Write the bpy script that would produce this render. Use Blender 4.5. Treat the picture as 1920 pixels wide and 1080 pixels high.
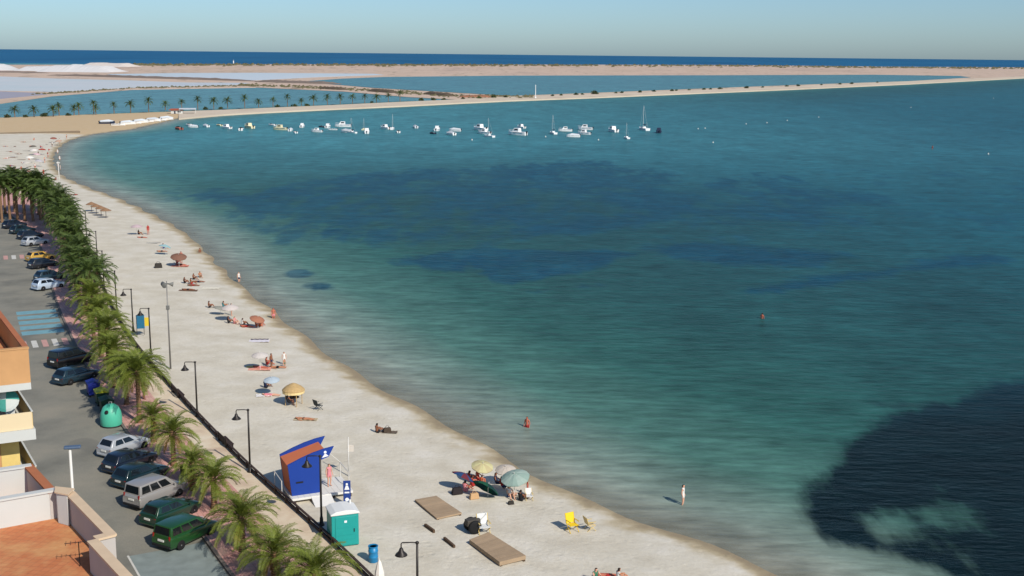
import bpy, bmesh, math, random
import numpy as np
from mathutils import Vector, Matrix, Euler

random.seed(7)
for o in list(bpy.data.objects): bpy.data.objects.remove(o)
scene = bpy.context.scene
COL = scene.collection

# ------------------------------------------------------------------ camera
FPX = 2200.0; ROLL = math.radians(0.61); CH = 31.0
PITCH = math.atan((540 - 101.5) / FPX)
cd = bpy.data.cameras.new('camera'); cam = bpy.data.objects.new('camera', cd); COL.objects.link(cam)
cd.sensor_width = 36; cd.lens = FPX / 1920 * 36; cd.clip_start = 0.5; cd.clip_end = 120000
_r = Vector((1, 0, 0)); _u = Vector((0, math.sin(PITCH), math.cos(PITCH))); _f = Vector((0, math.cos(PITCH), -math.sin(PITCH)))
_c, _s = math.cos(ROLL), math.sin(ROLL)
_R = _r * _c + _u * _s; _U = -_r * _s + _u * _c
cam.matrix_world = Matrix(((_R.x, _U.x, -_f.x, 0), (_R.y, _U.y, -_f.y, 0), (_R.z, _U.z, -_f.z, CH), (0, 0, 0, 1)))
scene.camera = cam

# ------------------------------------------------------------------ light
SUN_EL = math.radians(38); SUN_AZ = math.atan2(0.62, -0.78)
world = bpy.data.worlds.new('World'); scene.world = world; world.use_nodes = True
nt = world.node_tree; nt.nodes.clear()
sky = nt.nodes.new('ShaderNodeTexSky'); sky.sky_type = 'NISHITA'; sky.sun_disc = False
sky.sun_elevation = SUN_EL; sky.sun_rotation = SUN_AZ; sky.altitude = 30
sky.air_density = 0.8; sky.dust_density = 0.7; sky.ozone_density = 8.0
bg = nt.nodes.new('ShaderNodeBackground'); bg.inputs[1].default_value = 0.095
wo = nt.nodes.new('ShaderNodeOutputWorld')
tint = nt.nodes.new('ShaderNodeMix'); tint.data_type = 'RGBA'; tint.blend_type = 'MULTIPLY'; tint.inputs[0].default_value = 1.0; tint.inputs[7].default_value = (1.0, 1.02, 0.95, 1)
nt.links.new(sky.outputs[0], tint.inputs[6]); nt.links.new(tint.outputs[2], bg.inputs[0]); nt.links.new(bg.outputs[0], wo.inputs[0])
sl = bpy.data.lights.new('sun', 'SUN'); sl.energy = 3.6; sl.angle = math.radians(0.53); sl.color = (1.0, 0.93, 0.83)
sun = bpy.data.objects.new('sun', sl); COL.objects.link(sun)
sdir = Vector((0.62, -0.78, 0)).normalized() * math.cos(SUN_EL) + Vector((0, 0, math.sin(SUN_EL)))
sun.rotation_euler = sdir.to_track_quat('Z', 'Y').to_euler(); sun.location = sdir * 300
scene.view_settings.view_transform = 'Standard'; scene.view_settings.look = 'None'
scene.view_settings.exposure = 0.35; scene.view_settings.gamma = 1.0; scene.view_settings.use_curve_mapping = False

# ------------------------------------------------------------------ helpers
def hobs(px):                                   # the lens bends the horizon a little; far things are placed from it
    xs = (-600, 0, 480, 960, 1380, 1920, 2600); ys = (92, 95.5, 95.5, 98.7, 104, 116, 135)
    return float(np.interp(px, xs, ys))
def ray(px, py):
    x = px - 960; y = 540 - py
    x, y = x * _c - y * _s, x * _s + y * _c
    return (x, FPX * math.cos(PITCH) + y * math.sin(PITCH), -FPX * math.sin(PITCH) + y * math.cos(PITCH))
def gp(px, py, z=0.0):                          # where on the level z the sight line lands
    d = ray(px, py); t = (CH - z) / -d[2]
    return Vector((d[0] * t, d[1] * t, z))
def gf(px, py, z=0.0):                          # the same for far ground, with the horizon bend taken out
    hl = 101.5 + (px - 960) * math.tan(ROLL)
    w = max(0.0, min(1.0, 1 - (py - 130) / 200))
    return gp(px, py - (hobs(px) - hl) * w, z)
UX, UY = -0.49, 0.872
def st(s, t, z=0): return Vector((s * UX + t * UY, s * UY - t * UX, z))
def lin(c):
    r = []
    for v in c[:3]:
        v /= 255.0; r.append(v / 12.92 if v <= 0.04045 else ((v + 0.055) / 1.055) ** 2.4)
    return (*r, 1.0)

MATS = {}
def mat(name, col=None, rough=0.7, metal=0.0, spec=0.3, var=0.0, vscale=6.0, bump=0.0, bscale=30.0, trans=0.0, alpha=1.0, coat=0.0, objvar=0.0):
    if name in MATS: return MATS[name]
    m = bpy.data.materials.new(name); m.use_nodes = True; MATS[name] = m
    n = m.node_tree; b = n.nodes['Principled BSDF']
    b.inputs['Base Color'].default_value = lin(col); b.inputs['Roughness'].default_value = rough
    b.inputs['Metallic'].default_value = metal; b.inputs['Specular IOR Level'].default_value = spec
    b.inputs['Coat Weight'].default_value = coat; b.inputs['Alpha'].default_value = alpha
    tc = n.nodes.new('ShaderNodeTexCoord')
    if var or objvar:
        no = n.nodes.new('ShaderNodeTexNoise'); no.inputs['Scale'].default_value = vscale; no.inputs['Detail'].default_value = 5
        n.links.new(tc.outputs['Object'], no.inputs['Vector'])
        mr = n.nodes.new('ShaderNodeMapRange'); mr.inputs[3].default_value = 1 - var; mr.inputs[4].default_value = 1 + var
        n.links.new(no.outputs['Fac'], mr.inputs[0])
        f = mr.outputs[0]
        if objvar:
            oi = n.nodes.new('ShaderNodeObjectInfo'); m2 = n.nodes.new('ShaderNodeMapRange')
            m2.inputs[3].default_value = 1 - objvar; m2.inputs[4].default_value = 1 + objvar
            n.links.new(oi.outputs['Random'], m2.inputs[0])
            mm = n.nodes.new('ShaderNodeMath'); mm.operation = 'MULTIPLY'
            n.links.new(f, mm.inputs[0]); n.links.new(m2.outputs[0], mm.inputs[1]); f = mm.outputs[0]
        hs = n.nodes.new('ShaderNodeHueSaturation'); hs.inputs['Color'].default_value = lin(col)
        n.links.new(f, hs.inputs['Value']); n.links.new(hs.outputs[0], b.inputs['Base Color'])
    if bump:
        nb = n.nodes.new('ShaderNodeTexNoise'); nb.inputs['Scale'].default_value = bscale; nb.inputs['Detail'].default_value = 4
        n.links.new(tc.outputs['Object'], nb.inputs['Vector'])
        bp = n.nodes.new('ShaderNodeBump'); bp.inputs['Strength'].default_value = bump; bp.inputs['Distance'].default_value = 0.02
        n.links.new(nb.outputs['Fac'], bp.inputs['Height']); n.links.new(bp.outputs[0], b.inputs['Normal'])
    if trans:
        tr = n.nodes.new('ShaderNodeBsdfTranslucent'); tr.inputs[0].default_value = lin(col)
        mx = n.nodes.new('ShaderNodeMixShader'); mx.inputs[0].default_value = trans
        out = n.nodes['Material Output']
        n.links.new(b.outputs[0], mx.inputs[1]); n.links.new(tr.outputs[0], mx.inputs[2]); n.links.new(mx.outputs[0], out.inputs[0])
    return m

class MB:
    def __init__(s): s.v = []; s.f = []
    def add(s, vs, fs):
        k = len(s.v); s.v += [tuple(v) for v in vs]; s.f += [tuple(i + k for i in f) for f in fs]; return s
    def box(s, c, size, rz=0.0, M=None):
        hx, hy, hz = size[0] / 2, size[1] / 2, size[2] / 2
        vs = [Vector((x * hx, y * hy, z * hz)) for z in (-1, 1) for x, y in ((-1, -1), (1, -1), (1, 1), (-1, 1))]
        if M is None: M = Matrix.Rotation(rz, 3, 'Z')
        return s.add([M @ v + Vector(c) for v in vs], [(3, 2, 1, 0), (4, 5, 6, 7), (0, 1, 5, 4), (1, 2, 6, 5), (2, 3, 7, 6), (3, 0, 4, 7)])
    def tube(s, pts, rad, n=8, cap=True):
        pts = [Vector(p) for p in pts]
        if not hasattr(rad, '__len__'): rad = [rad] * len(pts)
        vs = []; prev = None
        for i, p in enumerate(pts):
            d = (pts[min(i + 1, len(pts) - 1)] - pts[max(i - 1, 0)]).normalized()
            a = d.orthogonal().normalized() if prev is None else (prev - d * prev.dot(d)).normalized()
            prev = a; b = d.cross(a)
            for k in range(n):
                w = 2 * math.pi * k / n; vs.append(p + (a * math.cos(w) + b * math.sin(w)) * rad[i])
        fs = [(i * n + k, i * n + (k + 1) % n, (i + 1) * n + (k + 1) % n, (i + 1) * n + k) for i in range(len(pts) - 1) for k in range(n)]
        if cap: fs += [tuple(reversed(range(n))), tuple(range((len(pts) - 1) * n, len(pts) * n))]
        return s.add(vs, fs)
    def lathe(s, prof, c=(0, 0, 0), n=16, M=None):
        vs = []
        for r, z in prof:
            for k in range(n):
                w = 2 * math.pi * k / n; v = Vector((r * math.cos(w), r * math.sin(w), z))
                if M is not None: v = M @ v
                vs.append(v + Vector(c))
        fs = [(i * n + k, i * n + (k + 1) % n, (i + 1) * n + (k + 1) % n, (i + 1) * n + k) for i in range(len(prof) - 1) for k in range(n)]
        fs += [tuple(reversed(range(n))), tuple(range((len(prof) - 1) * n, len(prof) * n))]
        return s.add(vs, fs)
    def prism(s, poly, z0, z1):
        n = len(poly)
        a = sum(poly[i][0] * poly[(i + 1) % n][1] - poly[(i + 1) % n][0] * poly[i][1] for i in range(n))
        if a < 0: poly = list(reversed(poly))
        vs = [(p[0], p[1], z0) for p in poly] + [(p[0], p[1], z1) for p in poly]
        fs = [tuple(reversed(range(n))), tuple(range(n, 2 * n))] + [(i, (i + 1) % n, n + (i + 1) % n, n + i) for i in range(n)]
        return s.add(vs, fs)
    def mesh(s, name, m, smooth=False):
        me = bpy.data.meshes.new(name); me.from_pydata(s.v, [], s.f); me.update()
        for x in (m if isinstance(m, (list, tuple)) else [m]): me.materials.append(x)
        if smooth: me.polygons.foreach_set('use_smooth', [True] * len(me.polygons))
        return me
    def build(s, name, m, parent=None, smooth=False, bevel=0.0, seg=2):
        return link(name, s.mesh(name, m, smooth), parent, bevel, seg)
def link(name, me, parent=None, bevel=0.0, seg=2):
    o = bpy.data.objects.new(name, me); COL.objects.link(o); o.parent = parent
    if bevel:
        b = o.modifiers.new('bevel', 'BEVEL'); b.width = bevel; b.segments = seg; b.limit_method = 'ANGLE'; b.angle_limit = math.radians(35)
    return o
def tag(o, label, cat, group=None):
    o['label'] = label; o['category'] = cat
    if group: o['group'] = group
    return o
def thing(name, label, cat, loc=(0, 0, 0), rz=0.0, group=None):
    o = bpy.data.objects.new(name, None); COL.objects.link(o); o.location = loc; o.rotation_euler = (0, 0, rz)
    o.empty_display_size = 0.3
    return tag(o, label, cat, group)
KIDS = {}
def kids(o):
    return [c for c in bpy.data.objects if c.parent is o]
def snapshot(root):                              # root, its parts and their sub-parts, read once
    return (root, [(c, kids(c)) for c in kids(root)])
def dup(snap, label, loc, rz, group=None, scale=None):
    r = snap[0].copy(); COL.objects.link(r); r.location = loc; r.rotation_euler = (0, 0, rz)
    if scale: r.scale = scale if hasattr(scale, '__len__') else (scale,) * 3
    r['label'] = label
    if group: r['group'] = group
    for ch, gs in snap[1]:
        c = ch.copy(); COL.objects.link(c); c.parent = r
        for g in gs:
            d = g.copy(); COL.objects.link(d); d.parent = c
    return r
def struct(o): o['kind'] = 'structure'; return o
def stuff(o): o['kind'] = 'stuff'; return o

# ------------------------------------------------------------------ signed distances
def seg_dist(X, Y, pts, closed=False):
    d = np.full(X.shape, 1e18)
    n = len(pts)
    for i in range(n if closed else n - 1):
        ax, ay = pts[i][0], pts[i][1]; bx, by = pts[(i + 1) % n][0], pts[(i + 1) % n][1]
        dx, dy = bx - ax, by - ay; L2 = dx * dx + dy * dy + 1e-12
        t = np.clip(((X - ax) * dx + (Y - ay) * dy) / L2, 0, 1)
        d = np.minimum(d, (X - ax - t * dx) ** 2 + (Y - ay - t * dy) ** 2)
    return np.sqrt(d)
def inside(X, Y, poly):
    r = np.zeros(X.shape, bool); n = len(poly)
    for i in range(n):
        ax, ay = poly[i][0], poly[i][1]; bx, by = poly[(i + 1) % n][0], poly[(i + 1) % n][1]
        if ay == by: continue
        c = ((ay > Y) != (by > Y)) & (X < (bx - ax) * (Y - ay) / (by - ay) + ax)
        r ^= c
    return r
def chaikin(pts, k=2, closed=False):
    pts = [Vector((p[0], p[1])) for p in pts]
    for _ in range(k):
        q = [] if closed else [pts[0]]
        for i in range(len(pts) if closed else len(pts) - 1):
            a, b = pts[i], pts[(i + 1) % len(pts)]
            q += [a * .75 + b * .25, a * .25 + b * .75]
        if not closed: q.append(pts[-1])
        pts = q
    return pts

SHORE_PX = [(1480, 1080), (1300, 1012), (1100, 941), (1000, 892), (850, 802), (700, 722), (600, 655), (500, 575), (430, 520), (370, 455), (330, 425), (285, 402),
            (230, 375), (160, 350), (115, 330), (98, 308), (102, 285), (125, 265), (170, 253), (215, 247), (250, 243), (262, 239), (300, 231), (335, 222), (372, 216)]
SHORE = [(52.0, 12.0), (34.0, 42.0)] + [tuple(gf(*p)[:2]) for p in SHORE_PX]
SHORE = chaikin(SHORE, 2)
BACK = [tuple(gf(*p)[:2]) for p in [(372, 209), (300, 211), (200, 215), (100, 219), (0, 223), (-200, 233)]] + [(-420, 560), (-420, 10)]
LAND = [tuple(p) for p in SHORE] + BACK
def sdf_land(X, Y):
    X = np.asarray(X, float); Y = np.asarray(Y, float)
    d = seg_dist(X, Y, LAND, True)
    return np.where(inside(X, Y, LAND), d, -d)
def sand_height(d):
    d = np.asarray(d, float)
    up = 0.82 * (1 - np.exp(-np.maximum(d, 0) / 9.0))
    dn = np.minimum(d, 0)
    dep = np.where(-dn < 14, 0.075 * -dn, 1.05 + 0.03 * (-dn - 14))
    return np.where(d > 0, up, -np.minimum(dep, 6))
def ons(px, py, far=False):
    z = 0.7
    for _ in range(4):
        p = (gf if far else gp)(px, py, z); z = float(sand_height(sdf_land([p.x], [p.y]))[0])
        z = max(z, 0.0)
    return Vector((p.x, p.y, z))
def zat(x, y): return float(sand_height(sdf_land([x], [y]))[0])

def node_noise(n, vec, scale, detail=4, rough=0.55):
    t = n.nodes.new('ShaderNodeTexNoise'); t.inputs['Scale'].default_value = scale; t.inputs['Detail'].default_value = detail; t.inputs['Roughness'].default_value = rough
    n.links.new(vec, t.inputs['Vector']); return t.outputs['Fac']
def node_map(n, vec, scale=(1, 1, 1), rot=(0, 0, 0)):
    t = n.nodes.new('ShaderNodeMapping'); t.inputs['Scale'].default_value = scale; t.inputs['Rotation'].default_value = rot
    n.links.new(vec, t.inputs['Vector']); return t.outputs[0]
def node_range(n, v, a, b, c, d, smooth=False):
    t = n.nodes.new('ShaderNodeMapRange'); t.inputs[1].default_value = a; t.inputs[2].default_value = b; t.inputs[3].default_value = c; t.inputs[4].default_value = d
    if smooth: t.interpolation_type = 'SMOOTHSTEP'
    n.links.new(v, t.inputs[0]); return t.outputs[0]
def node_math(n, op, a, b):
    t = n.nodes.new('ShaderNodeMath'); t.operation = op
    for i, x in enumerate((a, b)):
        if isinstance(x, (int, float)): t.inputs[i].default_value = x
        else: n.links.new(x, t.inputs[i])
    return t.outputs[0]
def node_ramp(n, v, stops):
    t = n.nodes.new('ShaderNodeValToRGB'); e = t.color_ramp.elements
    while len(e) > 1: e.remove(e[0])
    e[0].position = stops[0][0]; e[0].color = stops[0][1]
    for p, c in stops[1:]:
        k = e.new(p); k.color = c
    n.links.new(v, t.inputs[0]); return t.outputs[0]
def node_mix(n, f, a, b):
    t = n.nodes.new('ShaderNodeMix'); t.data_type = 'RGBA'
    for i, x in ((0, f), (6, a), (7, b)):
        if isinstance(x, tuple) or isinstance(x, (int, float)): t.inputs[i].default_value = x
        else: n.links.new(x, t.inputs[i])
    return t.outputs[2]
def new_mat(name):
    m = bpy.data.materials.new(name); m.use_nodes = True; MATS[name] = m
    n = m.node_tree; b = n.nodes['Principled BSDF']; tc = n.nodes.new('ShaderNodeTexCoord')
    return m, n, b, tc.outputs['Object']
def attr(n, name):
    a = n.nodes.new('ShaderNodeAttribute'); a.attribute_name = name; return a.outputs['Fac']

# ------------------------------------------------------------------ the beach with its seabed: one sheet
def grid_mesh(name, xs, ys, zfun, attrs, m):
    X, Y = np.meshgrid(xs, ys)
    return grid_mesh2(name, X, Y, zfun, attrs, m)
def grid_mesh2(name, X, Y, zfun, attrs, m):
    r, c = X.shape; Z = zfun(X, Y)
    co = np.stack([X.ravel(), Y.ravel(), Z.ravel()], 1).astype(np.float32)
    idx = np.arange(r * c).reshape(r, c)
    q = np.stack([idx[:-1, :-1], idx[:-1, 1:], idx[1:, 1:], idx[1:, :-1]], -1).reshape(-1, 4)
    me = bpy.data.meshes.new(name); me.vertices.add(r * c); me.vertices.foreach_set('co', co.ravel())
    me.loops.add(q.size); me.loops.foreach_set('vertex_index', q.ravel().astype(np.int32))
    me.polygons.add(len(q)); me.polygons.foreach_set('loop_start', np.arange(0, q.size, 4, dtype=np.int32))
    me.polygons.foreach_set('use_smooth', np.ones(len(q), bool))
    me.update(calc_edges=True); me.validate()
    for k, v in attrs.items():
        a = me.attributes.new(k, 'FLOAT', 'POINT'); a.data.foreach_set('value', np.asarray(v, np.float32).ravel())
    me.materials.append(m)
    return me

m, n, b, oc = new_mat('sand')
wet = attr(n, 'shore')
nz = node_noise(n, oc, 0.35, 5); nf = node_noise(n, oc, 3.5, 5, 0.7); nl = node_noise(n, oc, 0.035, 3)
dry = node_ramp(n, nz, [(0.3, lin((194, 186, 168))), (0.5, lin((204, 197, 180))), (0.7, lin((213, 207, 193)))])
dry = node_mix(n, node_range(n, nf, 0.45, 0.75, 0, 0.28), dry, lin((172, 158, 134)))
dry = node_mix(n, node_range(n, nl, 0.5, 0.7, 0, 0.35), dry, lin((200, 195, 184)))
dry = node_mix(n, node_math(n, 'MULTIPLY', attr(n, 'tan'), 0.8), dry, lin((190, 162, 120)))
wn = node_math(n, 'ADD', wet, node_range(n, nz, 0.3, 0.7, -0.9, 0.9))
damp = node_range(n, wn, 0.5, 2.6, 1, 0, True)
c1 = node_mix(n, damp, dry, lin((180, 165, 134)))
soak = node_range(n, wn, -0.2, 1.6, 1, 0, True)
c2 = node_mix(n, soak, c1, lin((146, 132, 108)))
deepb = node_range(n, wet, -6, -0.5, 1, 0)
c3 = node_mix(n, deepb, c2, lin((142, 146, 134)))
n.links.new(c3, b.inputs['Base Color']); b.inputs['Roughness'].default_value = 0.9; b.inputs['Specular IOR Level'].default_value = 0.1
nb2 = node_math(n, 'ADD', node_noise(n, oc, 1.8, 6, 0.75), node_math(n, 'MULTIPLY', nz, 1.2))
bp = n.nodes.new('ShaderNodeBump'); bp.inputs['Distance'].default_value = 0.16; bp.inputs['Strength'].default_value = 0.38
vo = n.nodes.new('ShaderNodeTexVoronoi'); vo.inputs['Scale'].default_value = 1.3; n.links.new(oc, vo.inputs['Vector'])
prints = node_math(n, 'MULTIPLY', node_range(n, vo.outputs['Distance'], 0.05, 0.4, 0, 1, True), node_range(n, node_noise(n, oc, 0.1, 3), 0.35, 0.62, 0.1, 1.2))
nb2 = node_math(n, 'ADD', nb2, node_math(n, 'MULTIPLY', prints, 0.35))
n.links.new(nb2, bp.inputs['Height']); n.links.new(bp.outputs[0], b.inputs['Normal'])

xs = np.concatenate([np.arange(-420, -200, 4.0), np.arange(-200, -80, 2.0), np.arange(-80, 90.1, 0.8)])
ys = np.concatenate([np.arange(14, 180, 0.8), np.arange(180, 330, 1.5), np.arange(330, 620, 3.0)])
X, Y = np.meshgrid(xs, ys); SD = sdf_land(X, Y)
SD = SD + 0.28 * np.sin(0.42 * X - 0.31 * Y + 1.5 * np.sin(0.05 * Y)) + 0.2 * np.sin(0.95 * Y + 0.6 * X) * np.sin(0.11 * X + 0.07 * Y)
bm_ = grid_mesh2('beach', X, Y, lambda x, y: sand_height(SD) + np.where(SD > 4, 0.03 * np.sin(x * 0.9 + 1.3 * np.sin(y * 0.31)) * np.sin(y * 0.7), 0), {'shore': SD, 'tan': np.clip((Y - (432 + 0.12 * (X + 160))) / 6, 0, 1)}, MATS['sand'])
struct(link('beach', bm_))

# ------------------------------------------------------------------ lagoon water
def poly_px(pts, f=gp): return chaikin([tuple(f(*p)[:2]) for p in pts], 2, True)
MEADOWS = [  # sea-grass beds on the bottom, (outline, softness relative to the distance, strength)
    (poly_px([(283, 366), (340, 350), (410, 346), (500, 350), (520, 338), (640, 328), (820, 312), (980, 300), (1180, 304), (1330, 330), (1400, 372), (1330, 410), (1180, 440), (1000, 452), (900, 462), (760, 464), (690, 460), (620, 451), (560, 455), (515, 460), (430, 440), (385, 420), (355, 400), (375, 385), (330, 376)]), 0.018, 0.76),
    (poly_px([(1150, 330), (1400, 320), (1620, 345), (1800, 380), (1700, 420), (1480, 440), (1300, 446), (1180, 430)]), 0.04, 0.68),
    (poly_px([(738, 487), (800, 474), (900, 466), (1060, 466), (1200, 470), (1210, 478), (1120, 505), (1020, 524), (940, 534), (880, 518), (800, 508)]), 0.01, 1.05),
    (poly_px([(1190, 462), (1300, 452), (1440, 462), (1620, 478), (1560, 498), (1440, 502), (1330, 494), (1240, 486)]), 0.013, 0.98),
    (poly_px([(1375, 550), (1440, 536), (1540, 515), (1680, 498), (1800, 478), (1900, 480), (1850, 500), (1720, 514), (1580, 532), (1460, 548)]), 0.01, 0.95),
    (poly_px([(925, 550), (1000, 540), (1130, 528), (1180, 532), (1090, 546), (980, 555)]), 0.01, 0.65),
    (poly_px([(525, 513), (560, 505), (597, 513), (565, 521)]), 0.006, 0.85),
    (poly_px([(572, 538), (600, 528), (628, 537), (600, 546)]), 0.006, 0.95),
    (poly_px([(1280, 624), (1340, 620), (1350, 630), (1300, 634)]), 0.01, 0.45),
    (poly_px([(1490, 950), (1515, 905), (1580, 850), (1650, 800), (1740, 765), (1840, 728), (1930, 702), (2150, 640), (2500, 700), (2600, 1300), (1960, 1170), (1790, 1095), (1690, 1062), (1600, 1032), (1520, 1000)]), 0.014, 1.22),
    (poly_px([(1640, 740), (1690, 742), (1740, 765), (1680, 768)]), 0.014, 0.7),
    (poly_px([(1480, 330), (1700, 310), (1980, 300), (2300, 330), (2300, 440), (1900, 430), (1640, 420)]), 0.06, 0.4),
    (poly_px([(360, 290), (470, 288), (480, 293), (370, 296)], gf), 0.008, 0.35),
]
CLEAR = (poly_px([(1622, 1000), (1650, 955), (1710, 942), (1790, 958), (1760, 982), (1690, 998)]), 0.03, 0.4)
ur = np.linspace(-0.8, 1.0, 330)
yr = np.exp(np.arange(math.log(24), math.log(2650), 0.0075))
UU, YY = np.meshgrid(ur, yr); XX = UU * YY
SW = sdf_land(XX, YY)
SPIT_SHORE_PX = [(335, 222), (420, 214), (500, 209), (620, 203), (750, 197), (860, 191), (960, 186), (1100, 181), (1300, 173), (1500, 166), (1700, 159), (1920, 150), (2200, 140)]
SPIT_SHORE = [tuple(gf(*p)[:2]) for p in SPIT_SHORE_PX]
SW2 = seg_dist(XX, YY, SPIT_SHORE)
dist = np.minimum(-SW, SW2 * 0.8)
GR = np.zeros_like(XX)
for poly, soft, stg in MEADOWS:
    poly = [tuple(p) for p in poly]
    d = seg_dist(XX, YY, poly, True); d = np.where(inside(XX, YY, poly), d, -d) / (1.9 * soft * YY)
    GR = np.maximum(GR, np.clip(0.5 + d * 0.5, 0, 1) * stg)
poly, soft, stg = CLEAR; poly = [tuple(p) for p in poly]
d = seg_dist(XX, YY, poly, True); d = np.where(inside(XX, YY, poly), d, -d) / (soft * YY)
GR *= 1 - np.clip(0.5 + d * 0.5, 0, 1) * stg

SHOAL = np.clip((YY - 250) / 170, 0, 1) * np.clip(1 - (XX + 60) / 330, 0.12, 1) * np.clip(dist / 25, 0, 1)
def water_mat(name, ramp, meadow, shallow, rip=1.0, alpha=True, reflect=0.5):
    m, n, b, oc = new_mat(name)
    sh = attr(n, 'offshore')
    big = node_noise(n, node_map(n, oc, (0.011, 0.0035, 1)), 1.0, 4)
    streak = node_noise(n, node_map(n, oc, (0.05, 0.022, 1), (0, 0, 0.12)), 1.0, 5, 0.62)
    fine = node_noise(n, node_map(n, oc, (0.3, 0.95, 1), (0, 0, 0.22)), 1.0, 4, 0.55)
    mott = node_noise(n, node_map(n, oc, (0.16, 0.05, 1), (0, 0, -0.08)), 1.0, 5, 0.65)
    shn = node_math(n, 'MULTIPLY', sh, node_range(n, big, 0.3, 0.7, 0.8, 1.2))
    col = node_ramp(n, node_range(n, shn, 0, 400, 0, 1), ramp)
    if shallow: col = node_mix(n, node_math(n, 'MULTIPLY', attr(n, 'shoal'), 0.9), col, lin((66, 130, 138)))
    gr = attr(n, 'meadow')
    g2 = node_math(n, 'ADD', gr, node_math(n, 'MULTIPLY', node_range(n, node_math(n, 'ADD', node_math(n, 'MULTIPLY', streak, 0.55), node_math(n, 'MULTIPLY', mott, 0.45)), 0.34, 0.66, -0.85, 0.62), node_range(n, gr, 0.0, 0.2, 0, 1)))
    g3 = node_range(n, g2, 0.22, 0.82, 0, 1, True)
    far = attr(n, 'farther')
    mcol = node_mix(n, far, meadow[0], meadow[1]); mcol = node_mix(n, node_math(n, 'MULTIPLY', node_range(n, mott, 0.42, 0.62, 0, 0.3), far), mcol, col)
    col = node_mix(n, g3, col, mcol)
    frac = node_noise(n, node_map(n, oc, (0.075, 0.2, 1), (0, 0, 0.2)), 1.0, 9, 0.74)
    v = node_math(n, 'MULTIPLY', node_range(n, fine, 0.32, 0.68, 0.7, 1.22), node_range(n, frac, 0.32, 0.68, 0.72, 1.24))  # light and dark of the ripples painted into the diffuse water colour
    v = node_math(n, 'MULTIPLY', v, node_range(n, streak, 0.3, 0.7, 0.86, 1.14)); v = node_math(n, 'MULTIPLY', v, node_range(n, mott, 0.3, 0.7, 0.88, 1.12))
    hs = n.nodes.new('ShaderNodeHueSaturation'); n.links.new(col, hs.inputs['Color']); n.links.new(v, hs.inputs['Value'])
    dif = n.nodes.new('ShaderNodeBsdfDiffuse'); n.links.new(hs.outputs[0], dif.inputs[0])
    gl = n.nodes.new('ShaderNodeBsdfGlossy'); gl.inputs['Roughness'].default_value = 0.22
    w1 = node_noise(n, node_map(n, oc, (0.5, 1.35, 1), (0, 0, 0.22)), 1.0, 6, 0.6)
    w2 = node_noise(n, node_map(n, oc, (0.13, 0.3, 1), (0, 0, -0.1)), 1.0, 3, 0.5)
    bp = n.nodes.new('ShaderNodeBump'); bp.inputs['Distance'].default_value = 0.5 * rip; bp.inputs['Strength'].default_value = 0.55
    n.links.new(node_math(n, 'ADD', w1, node_math(n, 'MULTIPLY', w2, 1.0)), bp.inputs['Height'])
    n.links.new(bp.outputs[0], gl.inputs['Normal'])
    fr = n.nodes.new('ShaderNodeFresnel'); fr.inputs['IOR'].default_value = 1.33; n.links.new(bp.outputs[0], fr.inputs['Normal'])
    ff = node_math(n, 'MULTIPLY', fr.outputs[0], reflect)
    mx = n.nodes.new('ShaderNodeMixShader'); n.links.new(ff, mx.inputs[0]); n.links.new(dif.outputs[0], mx.inputs[1]); n.links.new(gl.outputs[0], mx.inputs[2])
    body = mx
    if alpha:
        tr = n.nodes.new('ShaderNodeBsdfTransparent'); tr.inputs[0].default_value = (0.86, 0.93, 0.93, 1)
        mt = n.nodes.new('ShaderNodeMixShader')
        a = node_range(n, shn, 0.0, 4.0, 0.42, 1.0)
        n.links.new(a, mt.inputs[0]); n.links.new(tr.outputs[0], mt.inputs[1]); n.links.new(dif.outputs[0], mt.inputs[2])
        n.links.new(mt.outputs[0], mx.inputs[1])
    n.links.new(mx.outputs[0], n.nodes['Material Output'].inputs[0])
    n.nodes.remove(b)
    return m
RAMP = [(0.0, lin((158, 158, 144))), (0.012, lin((124, 140, 128))), (0.03, lin((76, 116, 104))), (0.06, lin((46, 92, 84))), (0.1, lin((36, 80, 77))), (0.2, lin((30, 76, 80))), (0.4, lin((28, 86, 98))), (1.0, lin((22, 80, 98)))]
wm = water_mat('lagoon_water', RAMP, (lin((10, 28, 32)), lin((14, 66, 86))), True, reflect=0.3)
wme = grid_mesh2('lagoon', XX, YY, lambda x, y: np.zeros_like(x), {'offshore': np.maximum(dist, 0), 'meadow': GR, 'shoal': SHOAL, 'farther': np.clip((YY - 95) / 70, 0, 1)}, wm)
struct(link('lagoon', wme))
# ------------------------------------------------------------------ far setting
SEA = MB(); SEA.add([(-60000, 1500, -0.4), (60000, 1500, -0.4), (60000, 70000, -0.4), (-60000, 70000, -0.4)], [(0, 1, 2, 3)])
m, n, b, oc = new_mat('open_sea')
w = node_noise(n, node_map(n, oc, (0.0025, 0.0006, 1)), 1.0, 4)
b.inputs['Roughness'].default_value = 0.6; b.inputs['Specular IOR Level'].default_value = 0.15
n.links.new(node_ramp(n, w, [(0.3, lin((20, 80, 116))), (0.7, lin((30, 96, 134)))]), b.inputs['Base Color'])
struct(SEA.build('sea', MATS['open_sea']))

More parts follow.
